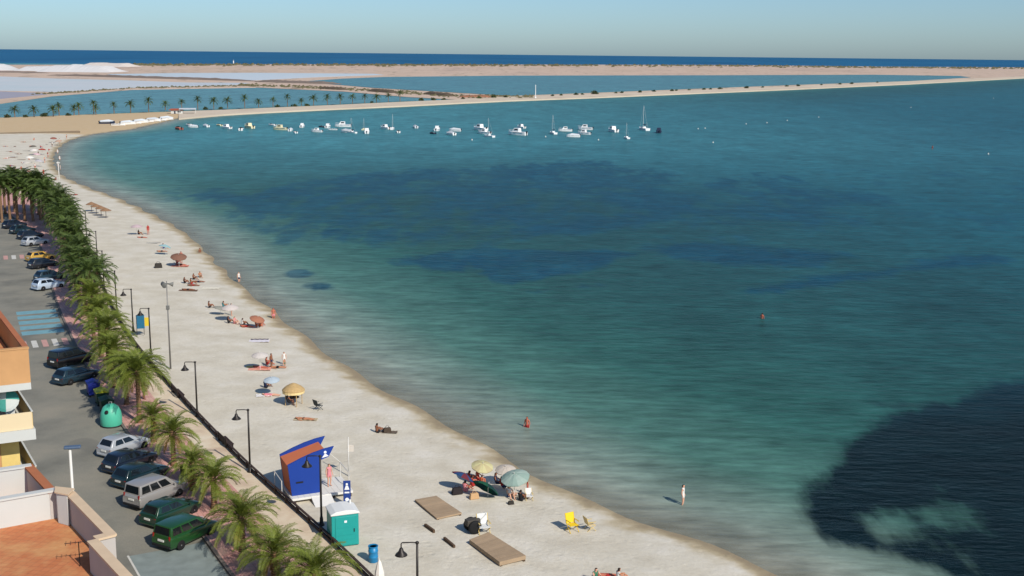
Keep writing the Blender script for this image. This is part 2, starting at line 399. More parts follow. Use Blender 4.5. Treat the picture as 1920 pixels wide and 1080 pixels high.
def flat(name, pts, z, m, thick=0.6, f=gf):
    mb = MB(); mb.prism([tuple(f(*p, z)[:2]) for p in pts], z - thick, z); return struct(mb.build(name, m))
def far_mat(name, cols, sx=0.01, sy=0.002, spots=None, thr=0.6):
    m, n, b, oc = new_mat(name)
    a = node_noise(n, node_map(n, oc, (sx, sy, 1)), 1.0, 5, 0.6)
    c = node_ramp(n, a, [(0.25 + 0.5 * i / (len(cols) - 1), lin(k)) for i, k in enumerate(cols)])
    if spots:
        s = node_noise(n, node_map(n, oc, (0.09, 0.022, 1)), 1.0, 5, 0.65)
        c = node_mix(n, node_range(n, s, thr, thr + 0.08, 0, 0.85), c, lin(spots))
    n.links.new(c, b.inputs['Base Color']); b.inputs['Roughness'].default_value = 0.95; b.inputs['Specular IOR Level'].default_value = 0.05
    return m
marsh = far_mat('marsh_ground', [(172, 152, 138), (196, 174, 156), (180, 160, 140)], spots=(96, 92, 74), thr=0.58)
flat('salt_marsh', [(-500, 126), (0, 125.5), (240, 123), (480, 119.3), (960, 118), (1380, 119.8), (1650, 126), (1920, 130.5), (2300, 140), (2300, 146), (1920, 147), (1700, 154), (1500, 160),
     (1300, 167), (1100, 176), (960, 182), (860, 185), (760, 180), (640, 170), (480, 163), (250, 169), (100, 182), (0, 197), (-300, 215), (-700, 230)], 0.5, marsh, 1.2)
scrub_m = far_mat('dune_scrub', [(84, 88, 70), (112, 104, 84), (140, 122, 100)], 0.02, 0.01)
pan_l = far_mat('pan_lilac', [(172, 182, 190), (186, 192, 196), (166, 186, 192)], 0.004, 0.004)
pan_w = far_mat('pan_pale', [(188, 196, 204), (176, 192, 200)], 0.003, 0.004)
pan_g = far_mat('pan_grey', [(140, 142, 156), (160, 158, 168)], 0.004, 0.004)
flat('salt_pan', [(200, 141), (330, 137.5), (480, 135.5), (700, 136.5), (720, 138.5), (600, 143), (480, 149.5), (330, 147), (240, 145.5)], 0.7, pan_w)
flat('salt_pan', [(-400, 147), (0, 147), (100, 150), (240, 152), (350, 155), (470, 154.5), (440, 159), (350, 162), (240, 166), (100, 175), (80, 174), (0, 173), (-400, 176)], 0.7, pan_l)
flat('salt_pan', [(-300, 176), (0, 174.5), (80, 177), (88, 179.5), (0, 188), (-300, 200)], 0.7, pan_g)
pond_m = water_mat('pond_water', [(0.0, lin((68, 122, 126))), (1.0, lin((68, 122, 126)))], (lin((60, 110, 130)), lin((60, 110, 130))), False, rip=0.5, alpha=False, reflect=0.45)
POND2 = [(560, 152), (640, 146), (720, 142.5), (960, 139), (1380, 139), (1640, 141), (1800, 145), (1820, 148), (1700, 153.5), (1500, 158), (1300, 164.5), (1100, 172), (1000, 175.5), (960, 177), (900, 174), (800, 168.5), (700, 163), (640, 158)]
POND1 = [(-700, 222), (-300, 206), (0, 196), (100, 182), (250, 169.5), (480, 163.5), (640, 170), (760, 177.5), (850, 183), (830, 186), (750, 188.5), (500, 200.5), (350, 207), (100, 218.5), (0, 223), (-300, 240)]
flat('salt_pond', POND2, 0.72, pond_m); 
pond_t = water_mat('lagoon_pond_water', [(0.0, lin((80, 130, 134))), (1.0, lin((80, 130, 134)))], (lin((60, 110, 130)), lin((60, 110, 130))), False, rip=0.5, alpha=False, reflect=0.4)
flat('salt_pond', POND1, 0.25, pond_t, 0.15)
spit_m = far_mat('spit_sand', [(184, 168, 148), (202, 188, 168), (192, 178, 158)], 0.05, 0.02)
SPIT_TOP = [(335, 209), (420, 205.5), (500, 201.5), (620, 196), (750, 189.5), (860, 184.5), (960, 179), (1100, 174.5), (1300, 167), (1500, 160.5), (1700, 154), (1920, 147), (2200, 137)]
flat('spit', SPIT_SHORE_PX + list(reversed(SPIT_TOP)), 0.75, spit_m, 1.0)

# ------------------------------------------------------------------ road, promenade
RZ = 0.90; PZ = 1.03
KERB_PX = [(640, 1330), (530, 1210), (430, 1080), (330, 940), (225, 800), (150, 670), (112, 590), (93, 530), (84, 490), (75, 462), (60, 438), (30, 412), (0, 394), (-40, 376)]
RAIL_PX = [(900, 1310), (790, 1180), (690, 1080), (590, 985), (480, 890), (400, 810), (330, 735), (262, 658), (225, 602), (197, 545), (181, 492), (163, 452), (138, 412), (108, 378), (80, 358), (45, 345), (5, 338)]
KERB = chaikin([tuple(gp(*p, RZ)[:2]) for p in KERB_PX], 2)
RAIL = chaikin([tuple(gp(*p, PZ)[:2]) for p in RAIL_PX], 2)
def offset(line, d):                             # to the right of the walking direction is +
    out = []
    for i, p in enumerate(line):
        a = line[max(i - 1, 0)]; b = line[min(i + 1, len(line) - 1)]
        t = (b - a).normalized(); out.append(Vector((p.x + t.y * d, p.y - t.x * d)))
    return out
def along(line, s0, s1=None, step=None):         # points (and directions) at arc lengths
    acc = [0]
    for a, b in zip(line, line[1:]): acc.append(acc[-1] + (b - a).length)
    def at(s):
        s = max(0, min(s, acc[-1] - 1e-4))
        for i in range(len(line) - 1):
            if acc[i + 1] > s:
                a, b = line[i], line[i + 1]; return a.lerp(b, (s - acc[i]) / (acc[i + 1] - acc[i])), (b - a).normalized()
    if s1 is None: return at(s0)
    return [at(s0 + step * i) for i in range(int((s1 - s0) / step) + 1)], acc[-1]
def strip(mb, A, B, z):
    k = len(A); vs = [(p.x, p.y, z) for p in A] + [(p.x, p.y, z) for p in B]
    mb.add(vs, [(i, k + i, k + i + 1, i + 1) for i in range(k - 1)])
def wall_strip(mb, A, B, z0, z1):                # a solid band between two lines
    k = len(A); vs = []
    for p, q in zip(A, B): vs += [(p.x, p.y, z0), (q.x, q.y, z0), (q.x, q.y, z1), (p.x, p.y, z1)]
    fs = []
    for i in range(k - 1):
        for j in range(4): fs.append((i * 4 + j, i * 4 + (j + 1) % 4, (i + 1) * 4 + (j + 1) % 4, (i + 1) * 4 + j))
    fs += [(0, 1, 2, 3), tuple((k - 1) * 4 + j for j in (3, 2, 1, 0))]
    mb.add(vs, fs)
def resample(line, n):
    acc = [0]
    for a, b in zip(line, line[1:]): acc.append(acc[-1] + (b - a).length)
    return [along(line, acc[-1] * i / (n - 1))[0] for i in range(n)]

m, n, b, oc = new_mat('asphalt')
a = node_noise(n, oc, 0.22, 5, 0.6); f = node_noise(n, oc, 9.0, 3, 0.7)
c = node_ramp(n, a, [(0.3, lin((114, 113, 104))), (0.5, lin((132, 130, 119))), (0.72, lin((146, 141, 127)))])
c = node_mix(n, node_range(n, f, 0.4, 0.7, 0, 0.25), c, lin((80, 78, 74)))
pat = node_noise(n, node_map(n, oc, (0.14, 0.14, 1), (0, 0, 0.6)), 1.0, 2)
c = node_mix(n, node_range(n, pat, 0.6, 0.64, 0, 0.3), c, lin((88, 88, 86)))
n.links.new(c, b.inputs['Base Color']); b.inputs['Roughness'].default_value = 0.9; b.inputs['Specular IOR Level'].default_value = 0.2
rl = offset(KERB, -34)
mb = MB(); wall_strip(mb, rl, KERB, 0.3, RZ); road = struct(mb.build('road', MATS['asphalt']))

m, n, b, oc = new_mat('pink_paving')
br = n.nodes.new('ShaderNodeTexBrick'); br.inputs['Scale'].default_value = 1.0; br.inputs['Brick Width'].default_value = 0.6; br.inputs['Row Height'].default_value = 0.3
br.inputs['Mortar Size'].default_value = 0.012; br.inputs['Color1'].default_value = lin((190, 140, 132)); br.inputs['Color2'].default_value = lin((204, 154, 145)); br.inputs['Mortar'].default_value = lin((140, 112, 104))
n.links.new(node_map(n, oc, (1, 1, 1), (0, 0, 1.06)), br.inputs['Vector'])
a = node_noise(n, oc, 0.8, 5, 0.65)
c = node_mix(n, node_range(n, a, 0.45, 0.7, 0, 0.45), br.outputs[0], lin((206, 186, 166)))
n.links.new(c, b.inputs['Base Color']); b.inputs['Roughness'].default_value = 0.85; b.inputs['Specular IOR Level'].default_value = 0.2
m, n, b, oc = new_mat('cream_paving')
a = node_noise(n, oc, 0.6, 5, 0.65)
c = node_ramp(n, a, [(0.3, lin((190, 168, 146))), (0.5, lin((208, 190, 164))), (0.7, lin((216, 204, 182)))])
n.links.new(c, b.inputs['Base Color']); b.inputs['Roughness'].default_value = 0.9; b.inputs['Specular IOR Level'].default_value = 0.2
K2 = resample(KERB, 120); R2 = resample(RAIL, 120)
KE = offset(K2, 0.22)
mb = MB(); wall_strip(mb, K2, KE, 0.4, PZ + 0.01); kerb = struct(mb.build('kerb', mat('kerb_stone', (112, 104, 98), 0.9, var=0.25, vscale=1.5)))
mid = [k.lerp(r, 0.64) for k, r in zip(KE, R2)]
mb = MB(); wall_strip(mb, KE, mid, 0.4, PZ); prom = struct(mb.build('promenade', MATS['pink_paving']))
mb = MB(); wall_strip(mb, mid, R2, 0.4, PZ - 0.004); struct(mb.build('promenade_edge', MATS['cream_paving']))
# cream squares round the palm pits, laid flush in the pink paving
# painted road markings
def quad_on(name, pts, z, m, parent):
    mb = MB(); mb.add([(p[0], p[1], z) for p in pts], [tuple(range(len(pts)))]); return mb.build(name, m, parent)
white_p = mat('road_paint', (196, 194, 186), 0.8, var=0.2, vscale=2)
blue_p = mat('bay_blue_paint', (126, 136, 133), 0.8, var=0.35, vscale=1.2)
pink_p = mat('crossing_pink_paint', (188, 146, 138), 0.85, var=0.2, vscale=2)
def kpt(s, off): p, d = along(KERB, s); return Vector((p.x + d.y * off, p.y - d.x * off))
def karc(px, py):
    q = gp(px, py, RZ); q = Vector((q.x, q.y)); best = (1e9, 0)
    acc = 0
    for a, b in zip(KERB, KERB[1:]):
        L = (b - a).length; t = max(0, min(1, (q - a).dot(b - a) / L / L)); dd = (a.lerp(b, t) - q).length
        if dd < best[0]: best = (dd, acc + t * L)
        acc += L
    return best[1]
def bay(s0, s1, d0, d1, z, m, name, skew=0.0):
    quad_on(name, [kpt(s0 + skew, -d0), kpt(s1 + skew, -d0), kpt(s1, -d1), kpt(s0, -d1)], z, m, road)
sA = karc(390, 1020)
bay(sA - 9.5, sA + 0.4, 0.1, 4.6, RZ + 0.004, blue_p, 'painted_bay')
bay(sA - 9.6, sA + 0.5, 4.6, 4.72, RZ + 0.008, white_p, 'bay_line')
sB = karc(112, 600)
for k in range(5): bay(sB - 5.4 + 2.7 * k - 0.9, sB - 5.4 + 2.7 * k + 0.9, 0.3, 4.6, RZ + 0.004, mat('bay_bright_blue_paint', (112, 154, 164), 0.8, var=0.3, vscale=1.2), 'painted_bay')
sC = karc(122, 640)
for k in range(8): bay(sC - 1.6, sC + 1.6, 0.4 + 1.0 * k, 0.95 + 1.0 * k, RZ + 0.008, white_p if k % 2 else pink_p, 'crossing_stripe')
sD = karc(84, 479)
for k in range(9): bay(sD - 1.8, sD + 1.8, 2.6 + 1.1 * k, 3.2 + 1.1 * k, RZ + 0.008, white_p if k % 2 else pink_p, 'crossing_stripe')

# low dark rail between promenade and sand
dark_wood = mat('dark_timber', (62, 48, 42), 0.75, var=0.3, vscale=3)
dark_metal = mat('dark_metal', (40, 38, 38), 0.5, metal=0.4)
R3 = offset(RAIL, -0.12)
rt = thing('low_railing', 'low dark brown railing along the sea side of the promenade', 'railing')
pts, RL = along(RAIL, 0, 400, 400)
SR = [along(R3, s)[0] for s in np.arange(0, RL, 2.0)]
mb = MB(); wall_strip(mb, [Vector(p) for p in offset(SR, -0.07)], offset(SR, 0.07), PZ + 0.40, PZ + 0.48); mb.build('top_rail', dark_wood, rt)
mb = MB(); wall_strip(mb, offset(SR, -0.06), offset(SR, 0.06), PZ + 0.06, PZ + 0.22); mb.build('lower_board', dark_wood, rt)
pm = MB().box((0, 0, 0.21), (0.16, 0.16, 0.42)).mesh('post', dark_wood)
for i, s in enumerate(np.arange(0, min(RL, 190), 2.0)):
    p, d = along(R3, s); o = link('post', pm, rt); o.location = (p.x, p.y, PZ); o.rotation_euler.z = math.atan2(d.y, d.x)

# ------------------------------------------------------------------ buildings on the left
ochre = mat('ochre_render', (190, 146, 100), 0.9, var=0.2, vscale=1.2, bump=0.2)
cream_r = mat('cream_render', (214, 186, 130), 0.9, var=0.1, vscale=1.2)
white_r = mat('white_render', (192, 194, 190), 0.85, var=0.06, vscale=0.8, bump=0.15)
lilac_r = mat('grey_white_render', (178, 172, 166), 0.9, var=0.1, vscale=1)
cap_m = mat('beige_cap', (204, 180, 150), 0.85, var=0.12, vscale=2)
brown_cap = mat('terracotta_cap', (168, 104, 70), 0.85, var=0.15, vscale=2)
glass_m = mat('window_glass', (46, 60, 66), 0.12, spec=0.6)
m, n, b, oc = new_mat('terracotta_floor')
tl = n.nodes.new('ShaderNodeTexBrick'); tl.offset = 0; tl.inputs['Scale'].default_value = 1; tl.inputs['Brick Width'].default_value = 0.3; tl.inputs['Row Height'].default_value = 0.3; tl.inputs['Mortar Size'].default_value = 0.008
tl.inputs['Color1'].default_value = lin((192, 118, 74)); tl.inputs['Color2'].default_value = lin((184, 110, 66)); tl.inputs['Mortar'].default_value = lin((150, 92, 62))
n.links.new(node_map(n, oc, (1, 1, 1), (0, 0, 0.2)), tl.inputs['Vector'])
a = node_noise(n, oc, 0.7, 5, 0.65); c = node_mix(n, node_range(n, a, 0.42, 0.68, 0, 0.75), tl.outputs[0], lin((204, 158, 104)))
n.links.new(c, b.inputs['Base Color']); b.inputs['Roughness'].default_value = 0.85
terra = MATS['terracotta_floor']
ZC, ZF = 13.0, 11.72
def pz(px, py, z): q = gp(px, py, z); return Vector((q.x, q.y))
E_ = pz(58, 868, ZC); A1 = pz(104, 917, ZC); A0 = pz(137, 921, ZC); B0 = pz(216, 1001, ZC); C0 = pz(180, 1010, ZC); D0 = pz(252, 1086, ZC)
D1 = C0 + (D0 - C0) * 2.4
Lw = (pz(0, 935, ZC) - A1).normalized(); Ew = (pz(0, 876, ZC) - E_).normalized()
A1L = A1 + Lw * 16; EL = E_ + Ew * 16; DL = D1 + Lw * 16
b1 = thing('apartment_building', 'cream apartment building with terracotta roof terrace behind white parapets, bottom left corner', 'building', (0, 0, 0))
outline = [E_, A1, A0, B0, C0, D1, DL, A1L, EL]
mb = MB(); mb.prism([tuple(p) for p in outline], 0.5, ZF - 0.02); mb.build('wall', cream_r, b1)
mb = MB(); mb.prism([tuple(p) for p in outline], ZF - 0.018, ZF); mb.build('roof_terrace', terra, b1)
def parapet(P, Q, thick, z0, z1, inner, capm, name='parapet', side=1, capw=0.06, caph=0.09, ext=0.0):
    P = Vector(P); Q = Vector(Q); d = (Q - P).normalized(); nn = Vector((-d.y, d.x)) * side
    P = P - d * ext; Q = Q + d * ext
    mb = MB(); mb.prism([tuple(P), tuple(Q), tuple(Q + nn * thick), tuple(P + nn * thick)], z0, z1 - caph)
    o = mb.build(name, inner, b1)
    mb = MB(); mb.prism([tuple(P - nn * capw), tuple(Q - nn * capw), tuple(Q + nn * (thick + capw)), tuple(P + nn * (thick + capw))], z1 - caph, z1)
    mb.build('coping', capm, o)
    return o
parapet(A0, B0, 0.28, ZF, ZC, lilac_r, cap_m, side=-1)
parapet(B0, C0, 0.28, ZF, ZC - 0.003, lilac_r, cap_m, side=-1)
parapet(C0, D1, 0.28, ZF, ZC - 0.006, lilac_r, cap_m, side=-1)
parapet(A1, A1L, 0.22, ZF, ZC - 0.02, white_r, white_r, side=-1)
parapet(E_, A1, 0.26, ZF, ZC - 0.06, lilac_r, brown_cap, side=-1)
parapet(E_, EL, 0.22, ZF, ZC - 0.03, white_r, white_r, side=1)
mb = MB(); mb.prism([tuple(p) for p in (A1, A0, A0 + Vector((-.02, -.62)), A1 + Vector((.25, -.55)))], ZF, ZC + 0.06); mb.build('pillar', white_r, b1, bevel=0.02)
mb = MB(); mb.prism([tuple(p) for p in (A1 + Vector((-.02, .02)), A0 + Vector((.06, .02)), A0 + Vector((.04, -.68)), A1 + Vector((.2, -.62)))], ZC + 0.062, ZC + 0.12); mb.build('coping', cap_m, b1)
# facade openings towards the street
fd = (B0 - A0).normalized(); fn = Vector((-fd.y, fd.x))
for k in range(3):
    for z0 in (1.9, 4.9, 7.9):
        q = A0.lerp(B0, 0.18 + 0.3 * k) + fn * 0.012
        o = MB().box((q.x, q.y, z0 + 0.75), (1.3, 0.06, 1.5), math.atan2(fd.y, fd.x)).build('window', glass_m, b1)
        MB().box((q.x, q.y, z0 - 0.05), (1.5, 0.22, 0.09), math.atan2(fd.y, fd.x)).build('window_sill', white_r, o)
# small aerial frame on the terrace
pt = pz(150, 1062, ZF)
ae = thing('roof_aerial', 'thin dark television aerial on the terracotta roof terrace', 'aerial', (pt.x, pt.y, ZF), 0.3)
MB().tube([(0, 0, 0), (0, 0, 1.0)], .02, 6).build('mast', dark_metal, ae); MB().tube([(-.5, 0, .98), (.5, 0, .98)], .014, 6).build('boom', dark_metal, ae)
for k in range(6): MB().tube([(-.45 + .17 * k, -.2 + .02 * k, .98), (-.45 + .17 * k, .2 - .02 * k, .98)], .01, 5).build('element', dark_metal, ae)

KZ = 16.2
KC = pz(53, 651, KZ)
UV = Vector((UX, UY)); NV = Vector((UY, -UX))
DV = (pz(0, 583, KZ) - KC).normalized()
KD = (pz(0, 656, KZ) - KC).normalized()          # along the near face, to the left
b2 = thing('apartment_building', 'ochre apartment block with white balcony slabs and an orange roof parapet, left edge', 'building')
def blk(a0, a1, c0, c1, z0, z1, name, m, parent=None, bevel=0.0):  # a: to the left along the near face, c: away along the street
    P = [KC + KD * a0 + DV * c0, KC + KD * a1 + DV * c0, KC + KD * a1 + DV * c1, KC + KD * a0 + DV * c1]
    mb = MB(); mb.prism([tuple(p) for p in P], z0, z1); return mb.build(name, m, parent or b2, bevel=bevel)
blk(1.5, 14, 1.25, 16, 0.6, 14.35, 'wall', ochre)
blk(0.3, 14, 0.25, 16, 14.352, 14.95, 'roof_terrace', terra)
blk(0, 14, -0.02, 16, 14.0, 14.35, 'balcony_slab', white_r)
for (a0, a1, c0, c1, nm) in ((0, 14, 0, 0.22, 'parapet'), (0, 0.22, 0.22, 16, 'parapet')):
    o = blk(a0, a1, c0, c1, 14.352, KZ - 0.08, nm, ochre)
    blk(a0 - 0.03, a1 + 0.03, c0 - 0.03 if c0 == 0 else c0 + 0.03, c1 + 0.03, KZ - 0.08, KZ, 'coping', brown_cap if c0 else ochre, o)
blk(2.2, 14, 5, 15.7, 14.95, 17.4, 'stair_tower', lilac_r)
for z in (11.35, 8.4, 5.4):
    blk(-0.05, 14, -0.1, 16, z, z + 0.55, 'balcony_slab', white_r)
    o = blk(0.02, 0.06, 0.1, 16, z + 0.56, z + 1.45, 'balustrade', cream_r)
    blk(0.0, 0.09, 0.02, 16, z + 1.45, z + 1.5, 'handrail', white_r, o)
    blk(0.06, 14, 0.02, 0.06, z + 0.56, z + 1.45, 'balustrade', mat('pale_balustrade', (214, 196, 160), 0.6))
for z in (11.9, 8.95):
    for a in (2.2, 4.6):
        o = blk(a, a + 1.5, 1.2, 1.26, z + 0.05, z + 2.0, 'window', glass_m)
        blk(a - 0.08, a + 1.58, 1.215, 1.245, z - 0.02, z + 2.08, 'frame', white_r, o)
blk(0.6, 1.49, 1.28, 3.4, 8.95, 11.34, 'curtain', mat('yellow_curtain', (214, 190, 118), 0.9, var=0.15, vscale=2))
q = KC + KD * 1.15 + DV * 0.62
bp_t = thing('balcony_parasol', 'small teal and white parasol tilted on the balcony of the ochre block', 'parasol', (q.x, q.y, 11.9))
MT = Matrix.Rotation(0.3, 3, 'Z') @ Matrix.Rotation(0.9, 3, 'X')
for col, mm in enumerate((mat('teal_cloth', (70, 150, 138), 0.85, trans=.2), mat('balcony_white_cloth', (200, 206, 200), 0.85, trans=.2))):
    mb = MB(); vs = []
    for fr, dz in ((0, 0), (.45, -.07), (.8, -.2), (1, -.34)):
        for k in range(16):
            a = k * math.pi / 8; vs.append(Vector((0, 0, 1.55)) + MT @ Vector((.62 * fr * math.cos(a), .62 * fr * math.sin(a), dz * .62)))
    mb.add(vs, [(i * 16 + k, i * 16 + (k + 1) % 16, (i + 1) * 16 + (k + 1) % 16, (i + 1) * 16 + k) for i in range(3) for k in range(16) if ((k // 4) % 2 == 0) == (col == 0)]); mb.build('canopy', mm, bp_t)
MB().tube([(0, 0, 0), (0, 0, 1.5)], .02, 6).build('pole', white_r, bp_t)
mb = MB(); q = KC + KD * 1.0 + DV * 0.55
ch = thing('balcony_chair', 'white chair on the balcony of the ochre block under the teal and white parasol', 'chair', (q.x, q.y, 11.9), 0.4)
MB().box((0, 0, 0.4), (0.45, 0.45, 0.05)).build('seat', white_r, ch); MB().box((0, 0.22, 0.68), (0.45, 0.05, 0.5)).build('backrest', white_r, ch)
lm = MB().box((0, 0, 0.19), (0.05, 0.05, 0.38)).mesh('leg', white_r)
for x in (-.2, .2):
    for y in (-.2, .2): o = link('leg', lm, ch); o.location = (x, y, 0)

# street lamp standing behind the parapet of the near building
d_ = ray(131, 842); k_ = 9.2 / (d_[0] * UY - d_[1] * UX) if False else None
tN = 8.6; kk = tN / (d_[0] * UY + d_[1] * -UX)
LPt = Vector((d_[0] * kk, d_[1] * kk, CH + d_[2] * kk))
sl_ = thing('street_lamp', 'white street lamp post with flat blue grey head behind the terrace parapet', 'street lamp', (LPt.x, LPt.y, RZ), 0.0)
hh = LPt.z - RZ
pale_metal = mat('pale_metal', (206, 204, 198), 0.5, spec=0.4)
MB().tube([(0, 0, 0), (0, 0, hh)], [0.1, 0.07], 10).build('pole', pale_metal, sl_, True)
MB().box((0, 0, 0.1), (0.34, 0.34, 0.2)).build('base', pale_metal, sl_, bevel=0.03)
MB().box((0.12, 0.05, hh + 0.09), (0.85, 0.34, 0.14), 0.25).build('lamp_head', mat('blue_grey_metal', (74, 92, 116), 0.4, spec=0.5), sl_, bevel=0.05)

# ------------------------------------------------------------------ palms
def frond_mesh(name, L, a0, curl, nl, seed, m, leaf=0.34, w=0.045, sub=1):
    r = random.Random(seed); mb = MB(); P = []
    x = z = 0.0; ang = a0; N = 9
    for i in range(N + 1):
        P.append(Vector((x, 0, z))); ds = L / N; x += math.cos(ang) * ds; z += math.sin(ang) * ds; ang -= curl / N * (0.6 + 0.9 * i / N)
    mb.tube(P, [0.028 * (1 - 0.85 * i / N) * L / 2.4 for i in range(N + 1)], 4, False)
    def at(t):
        f = t * N; i = min(int(f), N - 1); return P[i].lerp(P[i + 1], f - i), (P[i + 1] - P[i]).normalized()
    for k in range(nl):
        t = 0.13 + 0.87 * (k + 0.5) / nl; p, d = at(t)
        prof = min(1, 0.35 + 2.4 * (t - 0.1)) * (1 - 0.55 * max(0, t - 0.55) / 0.45)
        for s in (-1, 1):
            ln = L * leaf * prof * r.uniform(0.85, 1.12)
            up = Vector((-d.z, 0, d.x)); side = Vector((0, s, 0))
            fwd = 0.55 + 0.5 * t
            v = (side * 1.0 + d * fwd + up * r.uniform(0.15, 0.5)).normalized()
            tip = p + v * ln + Vector((0, 0, -0.22 * ln)); midp = p + v * ln * 0.5 + Vector((0, 0, 0.02))
            ww = d * (w * L / 2.4)
            mb.add([p - ww * .6, p + ww * .6, midp + ww, midp - ww, tip], [(0, 1, 2, 3), (3, 2, 4)])
    return mb.mesh(name, m)
leaf_m = mat('palm_leaf', (112, 124, 48), 0.55, spec=0.35, trans=0.3, var=0.2, vscale=1.5, objvar=0.28)
leaf_d = mat('palm_leaf_dark', (80, 97, 46), 0.55, spec=0.35, trans=0.3, var=0.3, vscale=0.9, objvar=0.3)
leaf_y = mat('palm_leaf_dry', (150, 122, 66), 0.8, trans=0.2, var=0.2, vscale=2, objvar=0.2)
m, n, b, oc = new_mat('palm_bark')
wv = n.nodes.new('ShaderNodeTexWave'); wv.bands_direction = 'Z'; wv.inputs['Scale'].default_value = 2.2; wv.inputs['Distortion'].default_value = 2.5; wv.inputs['Detail'].default_value = 3
n.links.new(oc, wv.inputs['Vector']); n.links.new(node_ramp(n, wv.outputs['Fac'], [(0.1, lin((92, 68, 50))), (0.9, lin((146, 114, 84)))]), b.inputs['Base Color']); b.inputs['Roughness'].default_value = 0.95
bark = MATS['palm_bark']
FR = []
for i, (a0, cu) in enumerate(((1.35, 1.5), (1.1, 1.9), (0.8, 1.9), (0.45, 1.7), (0.1, 1.3))):
    FR.append([frond_mesh('frond', 2.5, a0, cu, 30, 10 * i + j, leaf_m, 0.21, 0.026) for j in range(3)])
DRY = [frond_mesh('dry_frond', 1.8, -0.35, 1.1, 20, 90 + j, leaf_y, 0.2, 0.05) for j in range(2)]
def trunk_mesh(h, r0, r1, seed, crown=True):
    rr = random.Random(seed); mb = MB(); prof = [(r0 * 1.35, 0), (r0 * 1.12, 0.18)]
    k = int(h / 0.16)
    for i in range(1, k + 1):
        z = 0.18 + (h - 0.18) * i / k; r = r0 + (r1 - r0) * i / k
        prof += [(r * (1.07 if i % 2 else 0.93) * rr.uniform(.97, 1.03), z)]
    prof += [(r1 * 1.5, h + 0.16), (r1 * 1.35, h + 0.4), (0.05, h + 0.6)]
    mb.lathe(prof, n=10); return mb.mesh('trunk', bark, True)
def near_palm(base, h, L, label, seed, nf=34, group='palms lining the promenade'):
    rr = random.Random(seed); t = thing('palm_tree', label, 'palm tree', base, rr.uniform(0, 6.28), group)
    link('trunk', trunk_mesh(h, 0.2, 0.17, seed), t)
    for i in range(nf):
        u = (i + 0.5) / nf; tier = min(4, int(u * 5)); o = link('frond', rr.choice(FR[tier]), t)
        o.location = (0, 0, h + 0.42 - 0.25 * u); s = L / 2.5 * rr.uniform(0.85, 1.12) * (0.85 if tier == 0 else 1)
        o.scale = (s, s, s); o.rotation_euler = (rr.uniform(-.15, .15), rr.uniform(-.12, .12), i * 2.39996 + rr.uniform(-.2, .2))
    for i in range(5):
        o = link('dry_frond', rr.choice(DRY), t); o.location = (0, 0, h + 0.15); o.rotation_euler = (0, rr.uniform(0.1, 0.6), rr.uniform(0, 6.28)); s = L / 2.5 * rr.uniform(.8, 1.1); o.scale = (s, s, s)
    return t
def height_for(base, px, py):                    # height above base at which the sight line of a crown passes the trunk
    d = ray(px, py); k = base.y / d[1]; return CH + d[2] * k - base.z
ORD = ['first', 'second', 'third', 'fourth', 'fifth', 'sixth', 'seventh', 'eighth', 'ninth', 'tenth', 'eleventh', 'twelfth', 'thirteenth', 'fourteenth', 'fifteenth', 'sixteenth', 'seventeenth', 'eighteenth', 'nineteenth', 'twentieth', 'twenty-first', 'twenty-second', 'twenty-third', 'twenty-fourth', 'twenty-fifth', 'twenty-sixth', 'twenty-seventh', 'twenty-eighth', 'twenty-ninth', 'thirtieth', 'thirty-first', 'thirty-second', 'thirty-third', 'thirty-fourth', 'thirty-fifth', 'thirty-sixth', 'thirty-seventh', 'thirty-eighth', 'thirty-ninth', 'fortieth']
NEARP = [((592, 1135), (594, 1075), 2.4, 'feather palm cut off by the bottom edge, crown below the turquoise cabin'),
         ((516, 1092), (516, 1038), 2.2, 'short feather palm in front of the railing, left of the palm at the bottom edge'),
         ((455, 1032), (455, 972), 2.3, 'short feather palm on pink paving with its brown trunk showing, left of the turquoise cabin'),
         ((402, 952), (408, 898), 2.0, 'short feather palm on pink paving beside the grey van'),
         ((362, 918), (364, 870), 1.8, 'small young palm on pink paving beside the dark blue parked cars'),
         ((326, 872), (334, 812), 2.0, 'short leaning palm beside the silver hatchback'),
         ((288, 828), (292, 782), 1.7, 'small young palm right of the mint green recycling igloo'),
         ((262, 792), (274, 698), 2.9, 'taller palm with wide dark green crown above the mint recycling igloo'),
         ((238, 758), (226, 694), 2.6, 'palm with yellow green crown behind the tall dark crowned one by the bins'),
         ((214, 726), (204, 656), 2.6, 'palm between the bushy one and the yellow green crowned one'),
         ((205, 705), (192, 618), 2.9, 'bushy palm on the promenade across from the blue painted bays'),
         ((190, 668), (176, 585), 2.8, 'palm standing just beyond the bushy one across from the blue bays'),
         ((176, 636), (160, 556), 2.8, 'palm at the near end of the dense dark palm row')]
for i, (bp_, cp, L, lab) in enumerate(NEARP):
    q = gp(*bp_, PZ); h = max(1.2, height_for(q, *cp) - 0.35)
    near_palm(q, h, L * (1.12 if i < 7 else 1.02), lab, 40 + i, 46 if i < 7 else 54)
    print('palm', i, [round(v, 1) for v in q], round(h, 2)) if False else None
